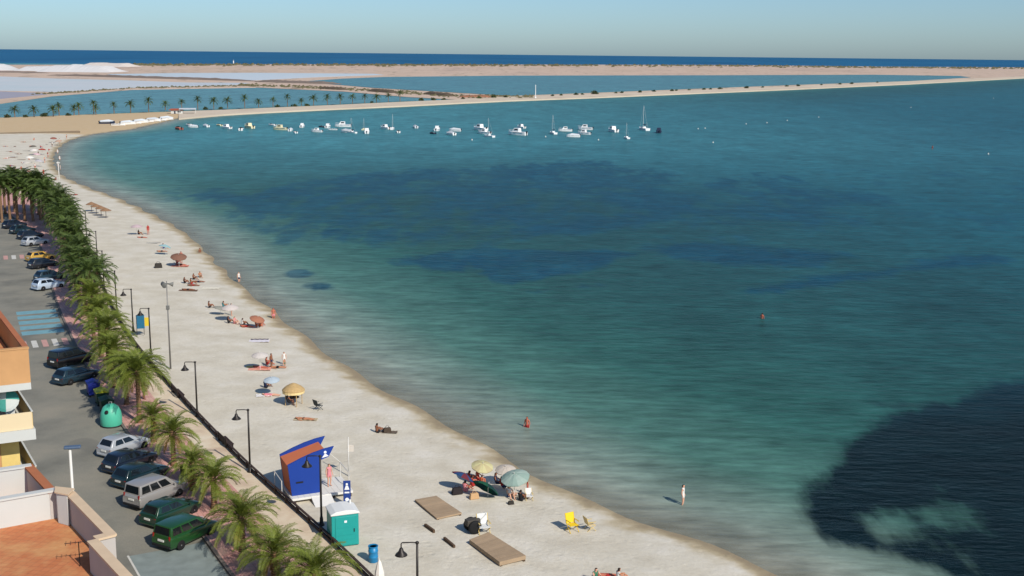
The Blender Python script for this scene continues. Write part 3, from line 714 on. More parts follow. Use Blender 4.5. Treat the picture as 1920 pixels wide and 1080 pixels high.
# the dense row further on: crown in one mesh each
def crown_mesh(seed, nf, L, m):
    rr = random.Random(seed); mb = MB()
    for i in range(nf):
        u = (i + 0.5) / nf; tier = min(4, int(u * 5)); src = rr.choice(FR2[tier]); s = L / 2.5 * rr.uniform(.85, 1.12)
        M = Matrix.Translation((0, 0, 0.42 - 0.3 * u)) @ Euler((rr.uniform(-.15, .15), rr.uniform(-.12, .12), i * 2.39996)).to_matrix().to_4x4() @ Matrix.Scale(s, 4)
        mb.add([M @ v.co for v in src.vertices], [tuple(p.vertices) for p in src.polygons])
    return mb.mesh('crown', m)
FR2 = [[frond_mesh('frond_source', 2.5, a0, cu, 24, 200 + 10 * i + j, leaf_d, 0.22, 0.045) for j in range(2)] for i, (a0, cu) in enumerate(((1.35, 1.5), (1.1, 1.9), (0.8, 1.9), (0.45, 1.7), (0.1, 1.5)))]
CR = [crown_mesh(300 + i, 40, 2.9, leaf_d) for i in range(6)]
TRK = [trunk_mesh(h, 0.24, 0.2, 320 + i) for i, h in enumerate((3.9, 4.7, 5.6))]
TH = (3.9, 4.7, 5.6)
K4 = resample(KERB, 300); R4 = resample(RAIL, 300)
MIDL = [k.lerp(r, 0.42) for k, r in zip(K4, R4)]; MID2 = [k.lerp(r, 0.6) for k, r in zip(K4, R4)]
def arc_near(line, q):
    best = (1e9, 0); acc = 0
    for a, b in zip(line, line[1:]):
        L = (b - a).length; t = max(0, min(1, (q - a).dot(b - a) / L / L)); dd = (a.lerp(b, t) - q).length
        if dd < best[0]: best = (dd, acc + t * L)
        acc += L
    return best[1]
q = gp(176, 636, PZ); s0 = arc_near(MIDL, Vector((q.x, q.y)))
rr = random.Random(5); cnt = 0
q2 = gp(60, 425, PZ); sEnd = arc_near(MIDL, Vector((q2.x, q2.y)))
for row, (line, st0, step, nmax) in enumerate(((MIDL, s0 + 6.5, 7.0, 22), (MID2, s0 + 12, 9.6, 16))):
    for i in range(nmax):
        p, d = along(line, st0 + step * i + rr.uniform(-.6, .6)); k = rr.randrange(3)
        if p.y > 222: break                      # the row ends where the open beach begins
        lab = '%s palm of the dense dark %s row, counted away from the viewer' % (ORD[i], 'roadside' if row == 0 else 'beach side')
        t = thing('palm_tree', lab, 'palm tree', (p.x, p.y, PZ), rr.uniform(0, 6.28), 'dense palms lining the promenade')
        link('trunk', TRK[k], t); c_ = link('crown', rr.choice(CR), t); c_.location.z = TH[k]; c_.rotation_euler.z = rr.uniform(0, 6.28); t.rotation_euler.x = rr.uniform(-.06, .06); t.rotation_euler.y = rr.uniform(-.06, .06); sc = rr.uniform(.75, 1.12) * (1 if row == 0 else .86); c_.scale = (sc, sc, sc)

GROVE = [((4, 416), (2, 352)), ((19, 413), (17, 347)), ((33, 412), (34, 352)), ((47, 414), (50, 358)), ((62, 415), (66, 366)), ((10, 400), (10, 338)), ((28, 398), (28, 336)), ((45, 400), (44, 340)), ((60, 402), (62, 349)), ((76, 412), (82, 368)), ((90, 424), (96, 382)), ((-12, 404), (-12, 345))]
for i, (bp_, cp) in enumerate(GROVE):
    q = gp(*bp_, PZ); h = height_for(q, *cp); k = 2
    t = thing('palm_tree', '%s palm of the grove at the left edge above the far parked cars' % ORD[i], 'palm tree', (q.x, q.y, PZ - .1), rr.uniform(0, 6.28), 'palm grove at the left edge')
    tr_ = link('trunk', TRK[2], t); tr_.scale.z = h / TH[2]; c_ = link('crown', CR[i % 6], t); c_.location.z = h; sc = rr.uniform(.9, 1.15); c_.scale = (sc, sc, sc)

# ------------------------------------------------------------------ promenade lamps
lamp_black = mat('lamp_black', (44, 40, 38), 0.45, metal=0.3, spec=0.4)
def make_lamp(h, label, loc, rz):
    t = thing('promenade_lamp', label, 'street lamp', loc, rz, 'black promenade lamps')
    MB().lathe([(0.2, 0), (0.2, 0.1), (0.13, 0.16), (0.11, 0.5), (0.08, 0.62)], n=12).build('base', lamp_black, t, True)
    MB().tube([(0, 0, 0.6), (0, 0, h)], [0.075, 0.06], 10).build('pole', lamp_black, t, True)
    ar = MB().tube([(0, 0, h - 0.06), (-0.25, 0, h - 0.03), (-0.8, 0, h - 0.03), (-0.84, 0, h - 0.1), (-0.84, 0, h - 0.34)], 0.035, 8).build('arm', lamp_black, t, True)
    MB().lathe([(0.05, h + 0.02), (0.1, h - 0.02), (0.1, h - 0.1), (0.05, h - 0.14)], n=10).build('finial', lamp_black, t, True)
    sh = MB().lathe([(0.05, h - 0.30), (0.1, h - 0.36), (0.14, h - 0.5), (0.3, h - 0.66), (0.34, h - 0.72), (0.31, h - 0.72), (0.12, h - 0.55)], (-0.84, 0, 0), 14).build('lamp_shade', lamp_black, t, True)
    MB().lathe([(0.02, h - 0.56), (0.09, h - 0.62), (0.09, h - 0.7), (0.02, h - 0.75)], (-0.84, 0, 0), 10).build('bulb', mat('bulb_glass', (190, 186, 170), 0.3), sh, True)
    return t
LAMPS = [((783, 1172), 'black lamp with bell shade at the bottom edge of the beach'), ((603, 985), 'black lamp with bell shade standing in front of the blue lifeguard hut'),
         ((469, 885), 'black lamp with bell shade left of the blue lifeguard hut'), ((370, 781), 'black lamp with bell shade beside the tall dark crowned palm'),
         ((283, 664), 'black lamp with bell shade just left of the tall thin beach pole'), ((250, 622), 'black lamp with bell shade above the blue and yellow flags'),
         ((219, 582), 'black lamp with bell shade above the middle of the dense palm row'), ((195, 538), 'black lamp carrying a small green panel beside the dense palms'),
         ((183, 495), 'black lamp next beyond the lamp with the green panel'), ((163, 452), 'farthest black lamp, at the far end of the lamp row')]
hl = 4.75
for i, (bp_, lab) in enumerate(LAMPS):
    q = gp(*bp_, PZ); make_lamp(hl, lab, q, 0.12)
# banners and panels by the lamps
q = gp(250, 630, 0.85)
fl = thing('beach_flag', 'blue and teal beach banner on a pole by the railing', 'banner', q + Vector((0.35, 0.2, 0)), 0.3)
MB().tube([(0, 0, 0), (0, 0, 2.3)], 0.03, 8).build('pole', lamp_black, fl)
MB().box((0.42, 0, 1.5), (0.8, 0.03, 1.5)).build('cloth', mat('banner_teal', (34, 96, 126), 0.8, var=0.2), fl, bevel=0.01)
q = gp(266, 628, 0.85)
fl = thing('beach_flag', 'yellow beach banner just right of the blue and teal banner', 'banner', q + Vector((0.2, 0.2, 0)), 0.3)
MB().tube([(0, 0, 0), (0, 0, 1.9)], 0.03, 8).build('pole', lamp_black, fl)
MB().box((0.26, 0, 1.4), (0.5, 0.03, 0.95)).build('cloth', mat('banner_yellow', (206, 178, 52), 0.8), fl, bevel=0.01)
q = gp(195, 538, PZ)
pn = thing('information_panel', 'small grey green panel fixed by a lamp beside the dense palms', 'sign', q + Vector((-0.3, -0.35, 0)), 0.3)
MB().tube([(0, 0, 0), (0, 0, 3.6)], 0.05, 8).build('post', lamp_black, pn); MB().box((-0.05, -0.04, 2.9), (0.9, 0.06, 1.3)).build('board', mat('panel_green', (96, 120, 118), 0.6), pn, bevel=0.02)

# benches on the seaward edge
def bench(loc, rz, label):
    t = thing('bench', label, 'bench', loc, rz)
    for k in range(4): MB().box((0, -0.2 + 0.14 * k, 0.45), (2.2, 0.11, 0.05)).build('seat_slat', dark_wood, t)
    for k in range(3): MB().box((0, 0.34, 0.58 + 0.15 * k), (2.2, 0.05, 0.11)).build('back_slat', dark_wood, t)
    for x in (-.95, .95): MB().box((x, 0.05, 0.21), (0.08, 0.55, 0.42)).build('leg', dark_metal, t); MB().box((x, 0.38, 0.62), (0.07, 0.05, 0.75)).build('back_post', dark_metal, t)
    return t
q = gp(415, 834, PZ); bench(q + Vector((0.35, 0.3, -0.2)), 2.1, 'dark slatted bench by the railing left of the lamp near the hut')
q = gp(327, 742, PZ); bench(q + Vector((0.3, 0.3, -0.2)), 2.1, 'dark slatted bench by the railing under the wide palm crown')
# litter bin on the promenade between palms
q = gp(344, 893, PZ); lb = thing('litter_bin', 'dark litter bin on the pink paving between two young palms', 'bin', q)
MB().lathe([(0.2, 0.1), (0.24, 0.75), (0.26, 0.78), (0.2, 0.8)], n=12).build('bucket', dark_metal, lb, True); MB().tube([(0.3, 0, 0), (0.3, 0, 1.0)], 0.03, 6).build('post', dark_metal, lb)

# tall thin poles on the sand
q = ons(320, 692); hp = height_for(q, 316, 527)
tp = thing('beach_pole', 'tall thin grey pole with loudspeakers standing alone on the sand', 'pole', q)
MB().tube([(0, 0, 0), (0, 0, hp)], [0.09, 0.05], 8).build('pole', mat('galvanised', (128, 126, 122), 0.5, metal=0.4), tp, True)
for a in (0.4, 2.5, 4.6):
    M = Matrix.Rotation(a, 3, 'Z') @ Matrix.Rotation(1.75, 3, 'Y')
    MB().lathe([(0.05, 0.05), (0.08, 0.25), (0.24, 0.6), (0.22, 0.61)], (0, 0, hp - 0.25), 12, M).build('loudspeaker', mat('speaker_grey', (112, 112, 108), 0.6), tp, True)
MB().box((0, 0, hp - 2.6), (0.3, 0.25, 0.4)).build('control_box', mat('speaker_grey', None), tp, bevel=0.03)
q = ons(654, 893); hp = height_for(q, 653, 822)
tp = thing('flag_pole', 'slim white flag pole behind the lifeguard hut deck', 'pole', q)
MB().tube([(0, 0, 0), (0, 0, hp)], [0.05, 0.03], 8).build('pole', pale_metal, tp, True); MB().lathe([(0.01, hp), (0.06, hp + 0.05), (0.01, hp + 0.1)], n=8).build('knob', pale_metal, tp, True)
MB().box((0.2, 0, hp - 0.75), (0.4, 0.02, 0.5)).build('flag', mat('pale_cloth', (206, 198, 186), 0.9), tp)
# white post by the water at the far end of the palms
q = ons(112, 350, True); tp = thing('beach_pole', 'white post at the water edge beyond the dense palms', 'pole', q); hp = height_for(q, 111, 306)
MB().tube([(0, 0, 0), (0, 0, hp)], [0.1, 0.07], 8).build('pole', pale_metal, tp, True); MB().box((0, 0, hp + 0.1), (0.7, 0.3, 0.25)).build('lamp_head', pale_metal, tp, bevel=0.04)

# ------------------------------------------------------------------ cars
tyre_m = mat('tyre_rubber', (26, 26, 27), 0.85); rim_m = mat('alloy_rim', (150, 150, 152), 0.35, metal=0.7)
carglass = mat('car_glass', (20, 26, 30), 0.08, spec=0.6); red_l = mat('tail_light', (140, 26, 22), 0.25, spec=0.5); clear_l = mat('head_light', (200, 204, 206), 0.15, spec=0.6)
plate_m = mat('number_plate', (214, 214, 208), 0.5); trim_m = mat('black_trim', (30, 30, 32), 0.6)
TYRE = MB().lathe([(0.2, -0.1), (0.3, -0.105), (0.315, -0.07), (0.315, 0.07), (0.3, 0.105), (0.2, 0.1)], n=20, M=Matrix.Rotation(math.pi / 2, 3, 'X')).mesh('tyre', tyre_m, True)
RIM = MB().lathe([(0.03, -0.108), (0.06, -0.095), (0.19, -0.09), (0.2, -0.1), (0.2, 0.1), (0.19, 0.09), (0.06, 0.095), (0.03, 0.108)], n=14, M=Matrix.Rotation(math.pi / 2, 3, 'X')).mesh('rim', rim_m, True)
def make_car(label, loc, rz, paint, L=4.0, W=1.68, H=1.44, van=False, group='cars parked along the promenade'):
    t = thing('parked_car', label, 'car', loc, rz, group)
    pm_ = paint; bz = 0.6 if van else 0.62
    fx = [-.5, -.485, -.36, -.1, .15, .3, .42, .485, .5]
    zt = [.5, bz + .03, bz + .03, bz + .02, bz, bz - .02, bz - .08, bz - .17, .38]
    hw = [.44, .475, .5, .5, .5, .497, .48, .44, .4]; zb = [.2, .15, .13, .13, .13, .13, .14, .16, .22]
    vs = []; fs = []; P = 10
    for x, z, w, q in zip(fx, zt, hw, zb):
        top = z * H; bot = q * H; w *= W; d = top - bot
        ring = [(w * .9, bot), (w, bot + d * .25), (w, bot + d * .7), (w * .96, bot + d * .93), (w * .8, top)]
        vs += [(x * L, y, zz) for y, zz in ring] + [(x * L, -y, zz) for y, zz in reversed(ring)]
    for i in range(len(fx) - 1):
        for k in range(P): fs.append((i * P + k, i * P + (k + 1) % P, (i + 1) * P + (k + 1) % P, (i + 1) * P + k))
    fs += [tuple(range(P)), tuple(reversed(range((len(fx) - 1) * P, len(fx) * P)))]
    body = MB().add(vs, [tuple(reversed(f)) for f in fs]).build('body', pm_, t, True, 0.03, 2)
    xrb, xrt, xft, xfb = (-.487, -.455, .1, .28) if van else (-.475, -.38, .04, .25)
    zb_ = bz * H; zr = H; wb = .455 * W; wt = (.4 if van else .36) * W
    co = [(xrb * L, zb_, wb), (xrt * L, zr - .03, wt), ((xrt * .6 + xft * .4) * L, zr, wt), (xft * L, zr - .04, wt), (xfb * L, zb_ - .02, wb)]
    vs = [(x, y * s, z) for x, z, y in co for s in (1, -1)]
    fs = [(2 * i, 2 * i + 2, 2 * i + 3, 2 * i + 1) for i in range(4)] + [(0, 2, 4, 6, 8)[::-1], (1, 3, 5, 7, 9), (0, 1, 9, 8)]
    cabin = MB().add(vs, [tuple(reversed(f)) for f in fs]).build('roof', pm_, t, True, 0.05, 3)
    def pan(a, b, c, d, name, off, m=carglass, par=None):
        a, b, c, d = map(Vector, (a, b, c, d)); nn = (b - a).cross(d - a).normalized() * off
        ce = (a + b + c + d) / 4
        q = [p + nn for p in (a, b, c, d)]; q2 = [p - nn * .5 for p in (a, b, c, d)]
        return MB().add(q + q2, [(0, 1, 2, 3), (7, 6, 5, 4), (0, 4, 5, 1), (1, 5, 6, 2), (2, 6, 7, 3), (3, 7, 4, 0)]).build(name, m, par or t)
    def lerp(p, q, f): return tuple(a + (b - a) * f for a, b in zip(p, q))
    rb = [(xrb * L, s * wb, zb_) for s in (1, -1)]; rt_ = [(xrt * L, s * wt, zr - .03) for s in (1, -1)]
    ft = [(xft * L, s * wt, zr - .04) for s in (1, -1)]; fb = [(xfb * L, s * wb, zb_ - .02) for s in (1, -1)]
    def quad(A, B, C, D, u0, u1, v0, v1):       # A-B bottom edge, D-C top edge
        f = lambda u, v: lerp(lerp(A, B, u), lerp(D, C, u), v)
        return f(u0, v0), f(u1, v0), f(u1, v1), f(u0, v1)
    pan(*quad(rb[0], rb[1], rt_[1], rt_[0], .1, .9, .18, .9), 'rear_window', .012)
    pan(*quad(fb[1], fb[0], ft[0], ft[1], .07, .93, .1, .92), 'windscreen', .012)
    for s in (0, 1):
        A, B, C, D = rb[s], fb[s], ft[s], rt_[s]
        for (u0, u1) in ((.06, .3), (.34, .58), (.62, .88)) if van else ((.14, .44), (.48, .82)):
            q = quad(A, B, C, D, u0, u1, .16, .86)
            if s == 1: pan(*q, 'side_window', .012)
            else: pan(q[1], q[0], q[3], q[2], 'side_window', .012)
    for s in (1, -1):
        MB().box((-.492 * L, s * .39 * W, .48 * H + (.1 if van else 0)), (.06, .16 if not van else .12, .16 if not van else .4)).build('tail_light', red_l, t, bevel=.02)
        MB().box((.468 * L, s * .34 * W, .42 * H), (.12, .3, .13)).build('headlight', clear_l, t, bevel=.03)
        MB().box((.2 * L, s * .545 * W, .66 * H), (.1, .16, .12)).build('mirror', pm_, t, bevel=.03)
        for x in (-.31, .31):
            w = link('wheel', TYRE, t); w.location = (x * L, s * (.5 * W - .075), .315); r_ = link('rim', RIM, w)
    MB().box((-.503 * L, 0, .22 * H), (.1, .86 * W, .16)).build('rear_bumper', trim_m if van else pm_, t, bevel=.04)
    MB().box((-.507 * L, 0, .44 * H), (.04, .5, .12)).build('number_plate', plate_m, t)
    MB().box((.497 * L, 0, .24 * H), (.1, .8 * W, .2)).build('front_bumper', pm_, t, bevel=.04)
    return t
def paint(name, c, rough=0.28): return mat('paint_' + name, c, rough, metal=0.15, spec=0.5, coat=0.6)
AX = math.atan2(.86, .51)
P_ = {'silver': paint('silver', (168, 172, 176)), 'navy': paint('navy', (22, 30, 44)), 'teal': paint('dark_teal', (18, 40, 46)), 'grey': paint('grey', (150, 148, 146)), 'dkgreen': paint('dark_green', (22, 56, 42)),
      'green': paint('bright_green', (30, 74, 34)), 'black': paint('black', (16, 17, 20)), 'blue': paint('blue_grey', (30, 52, 64)), 'white': paint('pale_blue', (176, 190, 204)), 'yellow': paint('yellow', (190, 150, 62)), 'dark': paint('charcoal', (34, 38, 44))}
CARS = [((194, 845), 'silver', 3.9, 1.45, False, 'silver hatchback parked at the far end of the row by the young palms'),
        ((203, 875), 'navy', 4.0, 1.4, False, 'navy hatchback parked next to the silver hatchback'),
        ((221, 902), 'teal', 4.1, 1.4, False, 'very dark teal hatchback parked between the navy car and the grey van'),
        ((246, 936), 'grey', 4.2, 1.78, True, 'grey people carrier with black rear window in the near car row'),
        ((276, 973), 'dkgreen', 4.0, 1.42, False, 'dark green hatchback parked between the grey van and the bright green car'),
        ((302, 1013), 'green', 4.1, 1.6, True, 'bright green boxy car nearest the viewer, at the end of the row'),
        ((98, 678), 'black', 4.4, 1.75, True, 'black van parked by the pink crossing'),
        ((107, 711), 'blue', 4.2, 1.42, False, 'dark blue grey car parked beside the black van')]
for (px, py), c, L, H, van, lab in CARS:
    q = gp(px, py, RZ + 0.45 * H); ctr = Vector((q.x, q.y, RZ + 0.004)) + Vector((math.cos(AX), math.sin(AX), 0)) * (L / 2)
    make_car(lab, ctr, AX, P_[c], L, 1.7 if not van else 1.78, H, van)
FARC = [((64, 537), 'white', 'pale blue car parked under the dense palms nearest the far crossing'), ((68, 521), 'blue', 'dark blue car just beyond the pale blue car under the palms'),
        ((56, 497), 'dark', 'charcoal car parked just this side of the far crossing'), ((52, 484), 'yellow', 'yellow car partly under the palms beside the far crossing'),
        ((44, 455), 'silver', 'silver car parked just beyond the far crossing'), ((36, 443), 'navy', 'navy car parked next beyond the silver car past the far crossing'),
        ((22, 433), 'teal', 'dark teal car, second beyond the silver car past the far crossing'), ((8, 423), 'navy', 'navy car cut off by the left edge under the far palms')]
for (px, py), c, lab in FARC:
    q = gp(px, py, RZ + .6); s = karc(px, py); _, d = along(KERB, s); a = math.atan2(d.y, d.x) - math.radians(62)
    make_car(lab, Vector((q.x, q.y, RZ + 0.004)) + Vector((math.cos(a), math.sin(a), 0)) * 2, a, P_[c])

# ------------------------------------------------------------------ recycling containers by the kerb
mint = mat('mint_plastic', (76, 176, 148), 0.45, spec=0.4, var=0.08, vscale=1.5)
q = gp(203, 803, RZ); t = thing('recycling_igloo', 'mint green domed recycling igloo at the kerb', 'recycling bin', q + Vector((0, 0.8, 0)), 0.4)
MB().lathe([(0.8, 0.02), (0.84, 0.12), (0.86, 0.7), (0.8, 1.15), (0.62, 1.55), (0.35, 1.78), (0.05, 1.85)], n=18).build('shell', mint, t, True)
MB().lathe([(0.88, 0.0), (0.9, 0.05), (0.88, 0.1)], n=18).build('base_ring', trim_m, t)
for a in (0.5, 2.1, 4.2): MB().lathe([(0.0, 0.0), (0.15, 0.0), (0.17, 0.05), (0.1, 0.06)], (0.72 * math.cos(a), 0.72 * math.sin(a), 1.3), 12, Matrix.Rotation(a, 3, 'Z') @ Matrix.Rotation(1.1, 3, 'Y')).build('bottle_opening', trim_m, t, True)
MB().tube([(-.12, 0, 1.8), (-.1, 0, 1.98), (.1, 0, 1.98), (.12, 0, 1.8)], 0.025, 6).build('lifting_loop', pale_metal, t)
def container(px, py, body, lid, label, rz=2.07):
    q = gp(px, py, RZ); t = thing('waste_container', label, 'waste container', q + Vector((0, 0.6, 0)), rz)
    vs = [(x * (.6 + .08 * z), y * (.46 + .07 * z), .2 + 1.0 * z) for z in (0, 1) for x, y in ((-1, -1), (1, -1), (1, 1), (-1, 1))]
    MB().add(vs, [(3, 2, 1, 0), (4, 5, 6, 7), (0, 1, 5, 4), (1, 2, 6, 5), (2, 3, 7, 6), (3, 0, 4, 7)]).build('bin_body', body, t, bevel=.04)
    MB().add([(x, -.56, 1.21) for x in (-.72, .72)] + [(x, -.1, 1.42) for x in (-.72, .72)] + [(x, .56, 1.26) for x in (-.72, .72)] + [(x, .56, 1.2) for x in (-.72, .72)] + [(x, -.56, 1.2) for x in (-.72, .72)],
             [(0, 1, 3, 2), (2, 3, 5, 4), (4, 5, 7, 6), (8, 9, 1, 0), (6, 7, 9, 8), (0, 2, 4, 6, 8), (9, 7, 5, 3, 1)]).build('lid', lid, t, bevel=.02)
    for x in (-.5, .5):
        for y in (-.38, .38): MB().lathe([(.02, -.03), (.1, -.03), (.1, .03), (.02, .03)], (x, y, .1), 10, Matrix.Rotation(math.pi / 2, 3, 'Y')).build('wheel', trim_m, t)
    MB().tube([(-.5, .6, 1.1), (.5, .6, 1.1)], .025, 6).build('handle', dark_metal, t)
gb = mat('bin_green', (22, 58, 44), 0.5); bb = mat('bin_blue', (26, 40, 120), 0.5); yb = mat('bin_yellow', (176, 180, 50), 0.5)
container(196, 778, gb, gb, 'dark green waste container right behind the mint igloo')
container(187, 762, gb, yb, 'dark green waste container with a yellow green lid')
container(171, 745, bb, bb, 'blue paper container at the far end of the bins')

# ------------------------------------------------------------------ lifeguard hut
blue_w = mat('hut_blue', (22, 58, 140), 0.55, var=0.08, vscale=1.0); orange_w = mat('hut_orange', (196, 112, 74), 0.7, var=0.1, vscale=1.5); deck_w = mat('deck_white', (212, 210, 204), 0.75, var=0.08)
q = ons(548, 940)
hz = q.z
hut = thing('lifeguard_hut', 'blue and orange lifeguard hut with sweeping side walls on a white deck', 'lifeguard hut', (q.x, q.y, hz - 0.05), 0.42)
def wingpanel(y, th, name):
    prof = [(0, .42), (1.95, .42), (1.95, 2.72), (2.62, 2.92), (3.0, 3.62), (2.3, 3.52), (1.5, 3.33), (.7, 3.06), (-.25, 2.68)]
    mb = MB(); k = len(prof); mb.add([(x, y, z) for x, z in prof] + [(x, y + th, z) for x, z in prof], [tuple(range(k)), tuple(reversed(range(k, 2 * k)))] + [((i + 1) % k, i, k + i, k + (i + 1) % k) for i in range(k)])
    return mb.build(name, blue_w, hut)
near_w = wingpanel(0, .12, 'side_wall'); wingpanel(2.35, .12, 'side_wall')
emb = mat('emblem_white', (226, 228, 230), 0.6)
mb = MB(); mb.lathe([(.0, 0), (.1, 0), (.1, .012), (0, .012)], (2.38, -.004, 3.28), 12, Matrix.Rotation(math.pi / 2, 3, 'X'))
mb.add([(2.14, -.016, 2.9), (2.62, -.016, 2.98), (2.42, -.016, 3.16), (2.34, -.016, 3.16)], [(0, 1, 2, 3)]); mb.build('emblem', emb, near_w)
MB().box((.55, -.02, 1.35), (.5, .03, .1)).build('slot', trim_m, near_w)
MB().add([(-.22, .12, 2.55), (2.5, .12, 3.28), (2.5, 2.35, 3.28), (-.22, 2.35, 2.55), (-.22, .12, 2.43), (2.5, .12, 3.16), (2.5, 2.35, 3.16), (-.22, 2.35, 2.43)], [(0, 1, 2, 3), (7, 6, 5, 4), (0, 4, 5, 1), (1, 5, 6, 2), (2, 6, 7, 3), (3, 7, 4, 0)]).build('roof', orange_w, hut)
MB().add([(0, .12, .42), (0, 2.35, .42), (-.2, 2.35, 2.42), (-.2, .12, 2.42), (.1, .12, .42), (.1, 2.35, .42), (-.1, 2.35, 2.42), (-.1, .12, 2.42)], [(3, 2, 1, 0), (4, 5, 6, 7), (0, 1, 5, 4), (1, 2, 6, 5), (2, 3, 7, 6), (3, 0, 4, 7)]).build('back_wall', orange_w, hut)
MB().box((1.55, 1.23, .95), (.08, 2.2, 1.05)).build('counter', deck_w, hut)
dk = MB().box((2.0, 1.0, .33), (4.3, 3.1, .14)).build('deck', deck_w, hut, bevel=.01)
for k in range(10): MB().box((-.1 + 4.3 * (k + .5) / 10, 1.0, .408), (.40, 3.06, .016)).build('deck_board', deck_w, dk)
for x in (.1, 1.4, 2.8, 4.0):
    for y in (-.4, 2.4): MB().box((x, y, .05), (.14, .14, .5)).build('stilt', dark_wood, hut)
for x in (-.15, 4.08): 
    for y in (.2, 2.4): MB().tube([(x - (.5 if x < 0 else 0), y, .0 if x < 0 else .4), (x - (.5 if x < 0 else 0), y, 1.55)], .03, 6).build('rail_post', pale_metal, hut)
MB().tube([(4.08, .2, 1.52), (4.08, 2.4, 1.52)], .03, 6).build('handrail', pale_metal, hut); MB().tube([(-.65, .2, 1.52), (-.65, 2.4, 1.52)], .03, 6).build('handrail', pale_metal, hut)
MB().tube([(2.7, 2.4, 2.9), (4.08, 2.4, 1.55)], .02, 6).build('stay', pale_metal, hut)
ramp = MB().add([(1.2, -.56, .36), (2.6, -.56, .36), (2.6, -1.7, .02), (1.2, -1.7, .02), (1.2, -.56, .28), (2.6, -.56, .28), (2.6, -1.7, -.06), (1.2, -1.7, -.06)], [(0, 1, 2, 3), (7, 6, 5, 4), (0, 4, 5, 1), (1, 5, 6, 2), (2, 6, 7, 3), (3, 7, 4, 0)]).build('ramp', deck_w, hut)
# sign board beside the deck
q = ons(651, 949); sg = thing('sign_board', 'tall blue sign board with white emblems at the end of the hut deck', 'sign', q, 0.15)
MB().box((0, 0, .98), (.5, .1, 1.7)).build('board', mat('sign_blue', (34, 60, 128), .5), sg, bevel=.03)
for x in (-.2, .2): MB().box((x, .0, .1), (.06, .06, .24)).build('foot', dark_metal, sg)
mb = MB(); mb.lathe([(0, 0), (.08, 0), (.08, .01), (0, .01)], (0, -.054, 1.6), 10, Matrix.Rotation(math.pi / 2, 3, 'X')); mb.add([(-.17, -.062, 1.2), (.17, -.062, 1.2), (.07, -.062, 1.5), (-.07, -.062, 1.5)], [(0, 1, 2, 3)]); mb.build('emblem', emb, sg)
mb = MB(); mb.add([(-.16, -.062, .95), (.16, -.062, .95), (.16, -.062, 1.06), (-.16, -.062, 1.06)], [(0, 1, 2, 3)]); mb.lathe([(0, 0), (.13, 0), (.13, .01), (0, .01)], (0, -.054, .5), 12, Matrix.Rotation(math.pi / 2, 3, 'X')); mb.build('emblem', emb, sg)

# ------------------------------------------------------------------ toilet cabin, barrel
tq = mat('turquoise_plastic', (28, 146, 140), 0.45, spec=0.4, var=0.06, vscale=1.5); roofw = mat('cabin_roof_white', (218, 218, 214), 0.5)
q = ons(640, 1026); tcab = thing('toilet_cabin', 'turquoise portable toilet cabin with rounded white roof beside the promenade', 'toilet cabin', (q.x, q.y + .75, q.z - .03), 0.36)
MB().box((0, 0, 1.12), (1.72, 1.5, 2.1)).build('cabin_wall', tq, tcab, bevel=.05)
dr = MB().box((0.05, -.765, 1.1), (1.35, .04, 1.9)).build('door', tq, tcab, bevel=.03)
MB().box((.55, -.795, 1.1), (.06, .04, .22)).build('handle', dark_metal, dr); MB().box((.02, -.79, 1.72), (.16, .012, .14)).build('door_sign', emb, dr)
for z in (.55, .85, 1.35): MB().box((0.05, -.788, z), (1.1, .02, .05)).build('door_rib', tq, dr)
rp = [(-.92, 2.17), (.92, 2.17), (.92, 2.25), (.6, 2.4), (0, 2.46), (-.6, 2.4), (-.92, 2.25)]
k = len(rp); MB().add([(x, -.82, z) for x, z in rp] + [(x, .82, z) for x, z in rp], [tuple(range(k)), tuple(reversed(range(k, 2 * k)))] + [((i + 1) % k, i, k + i, k + (i + 1) % k) for i in range(k)]).build('roof', roofw, tcab, bevel=.03)
MB().box((0, 0, .03), (1.6, 1.4, .12)).build('base', trim_m, tcab)
MB().tube([(.6, .5, 2.3), (.6, .5, 2.62)], .06, 8).build('vent_pipe', roofw, tcab)
q = ons(700, 1053); t = thing('blue_barrel', 'bright blue plastic barrel bin standing on the sand', 'bin', q)
MB().lathe([(.26, 0), (.29, .03), (.29, .3), (.305, .32), (.305, .36), (.29, .38), (.29, .66), (.305, .68), (.305, .72), (.29, .74), (.28, 1.0), (.24, 1.0), (.22, .75)], n=18).build('drum', mat('barrel_blue', (30, 120, 168), .4, spec=.4, var=.08), t, True)
MB().lathe([(.31, .98), (.31, 1.03), (.25, 1.03), (.25, .98)], n=18).build('rim', mat('barrel_blue', None), t)
q = ons(712, 1120); t = thing('folded_parasol', 'folded white parasol at the bottom edge right of the barrel', 'parasol', q)
MB().lathe([(.04, .9), (.3, 1.0), (.26, 1.5), (.12, 2.1), (.02, 2.3)], n=8).build('folded_canopy', mat('white_cloth', (218, 214, 206), .9), t); MB().tube([(0, 0, -.1), (0, 0, 2.4)], .025, 6).build('pole', pale_metal, t)

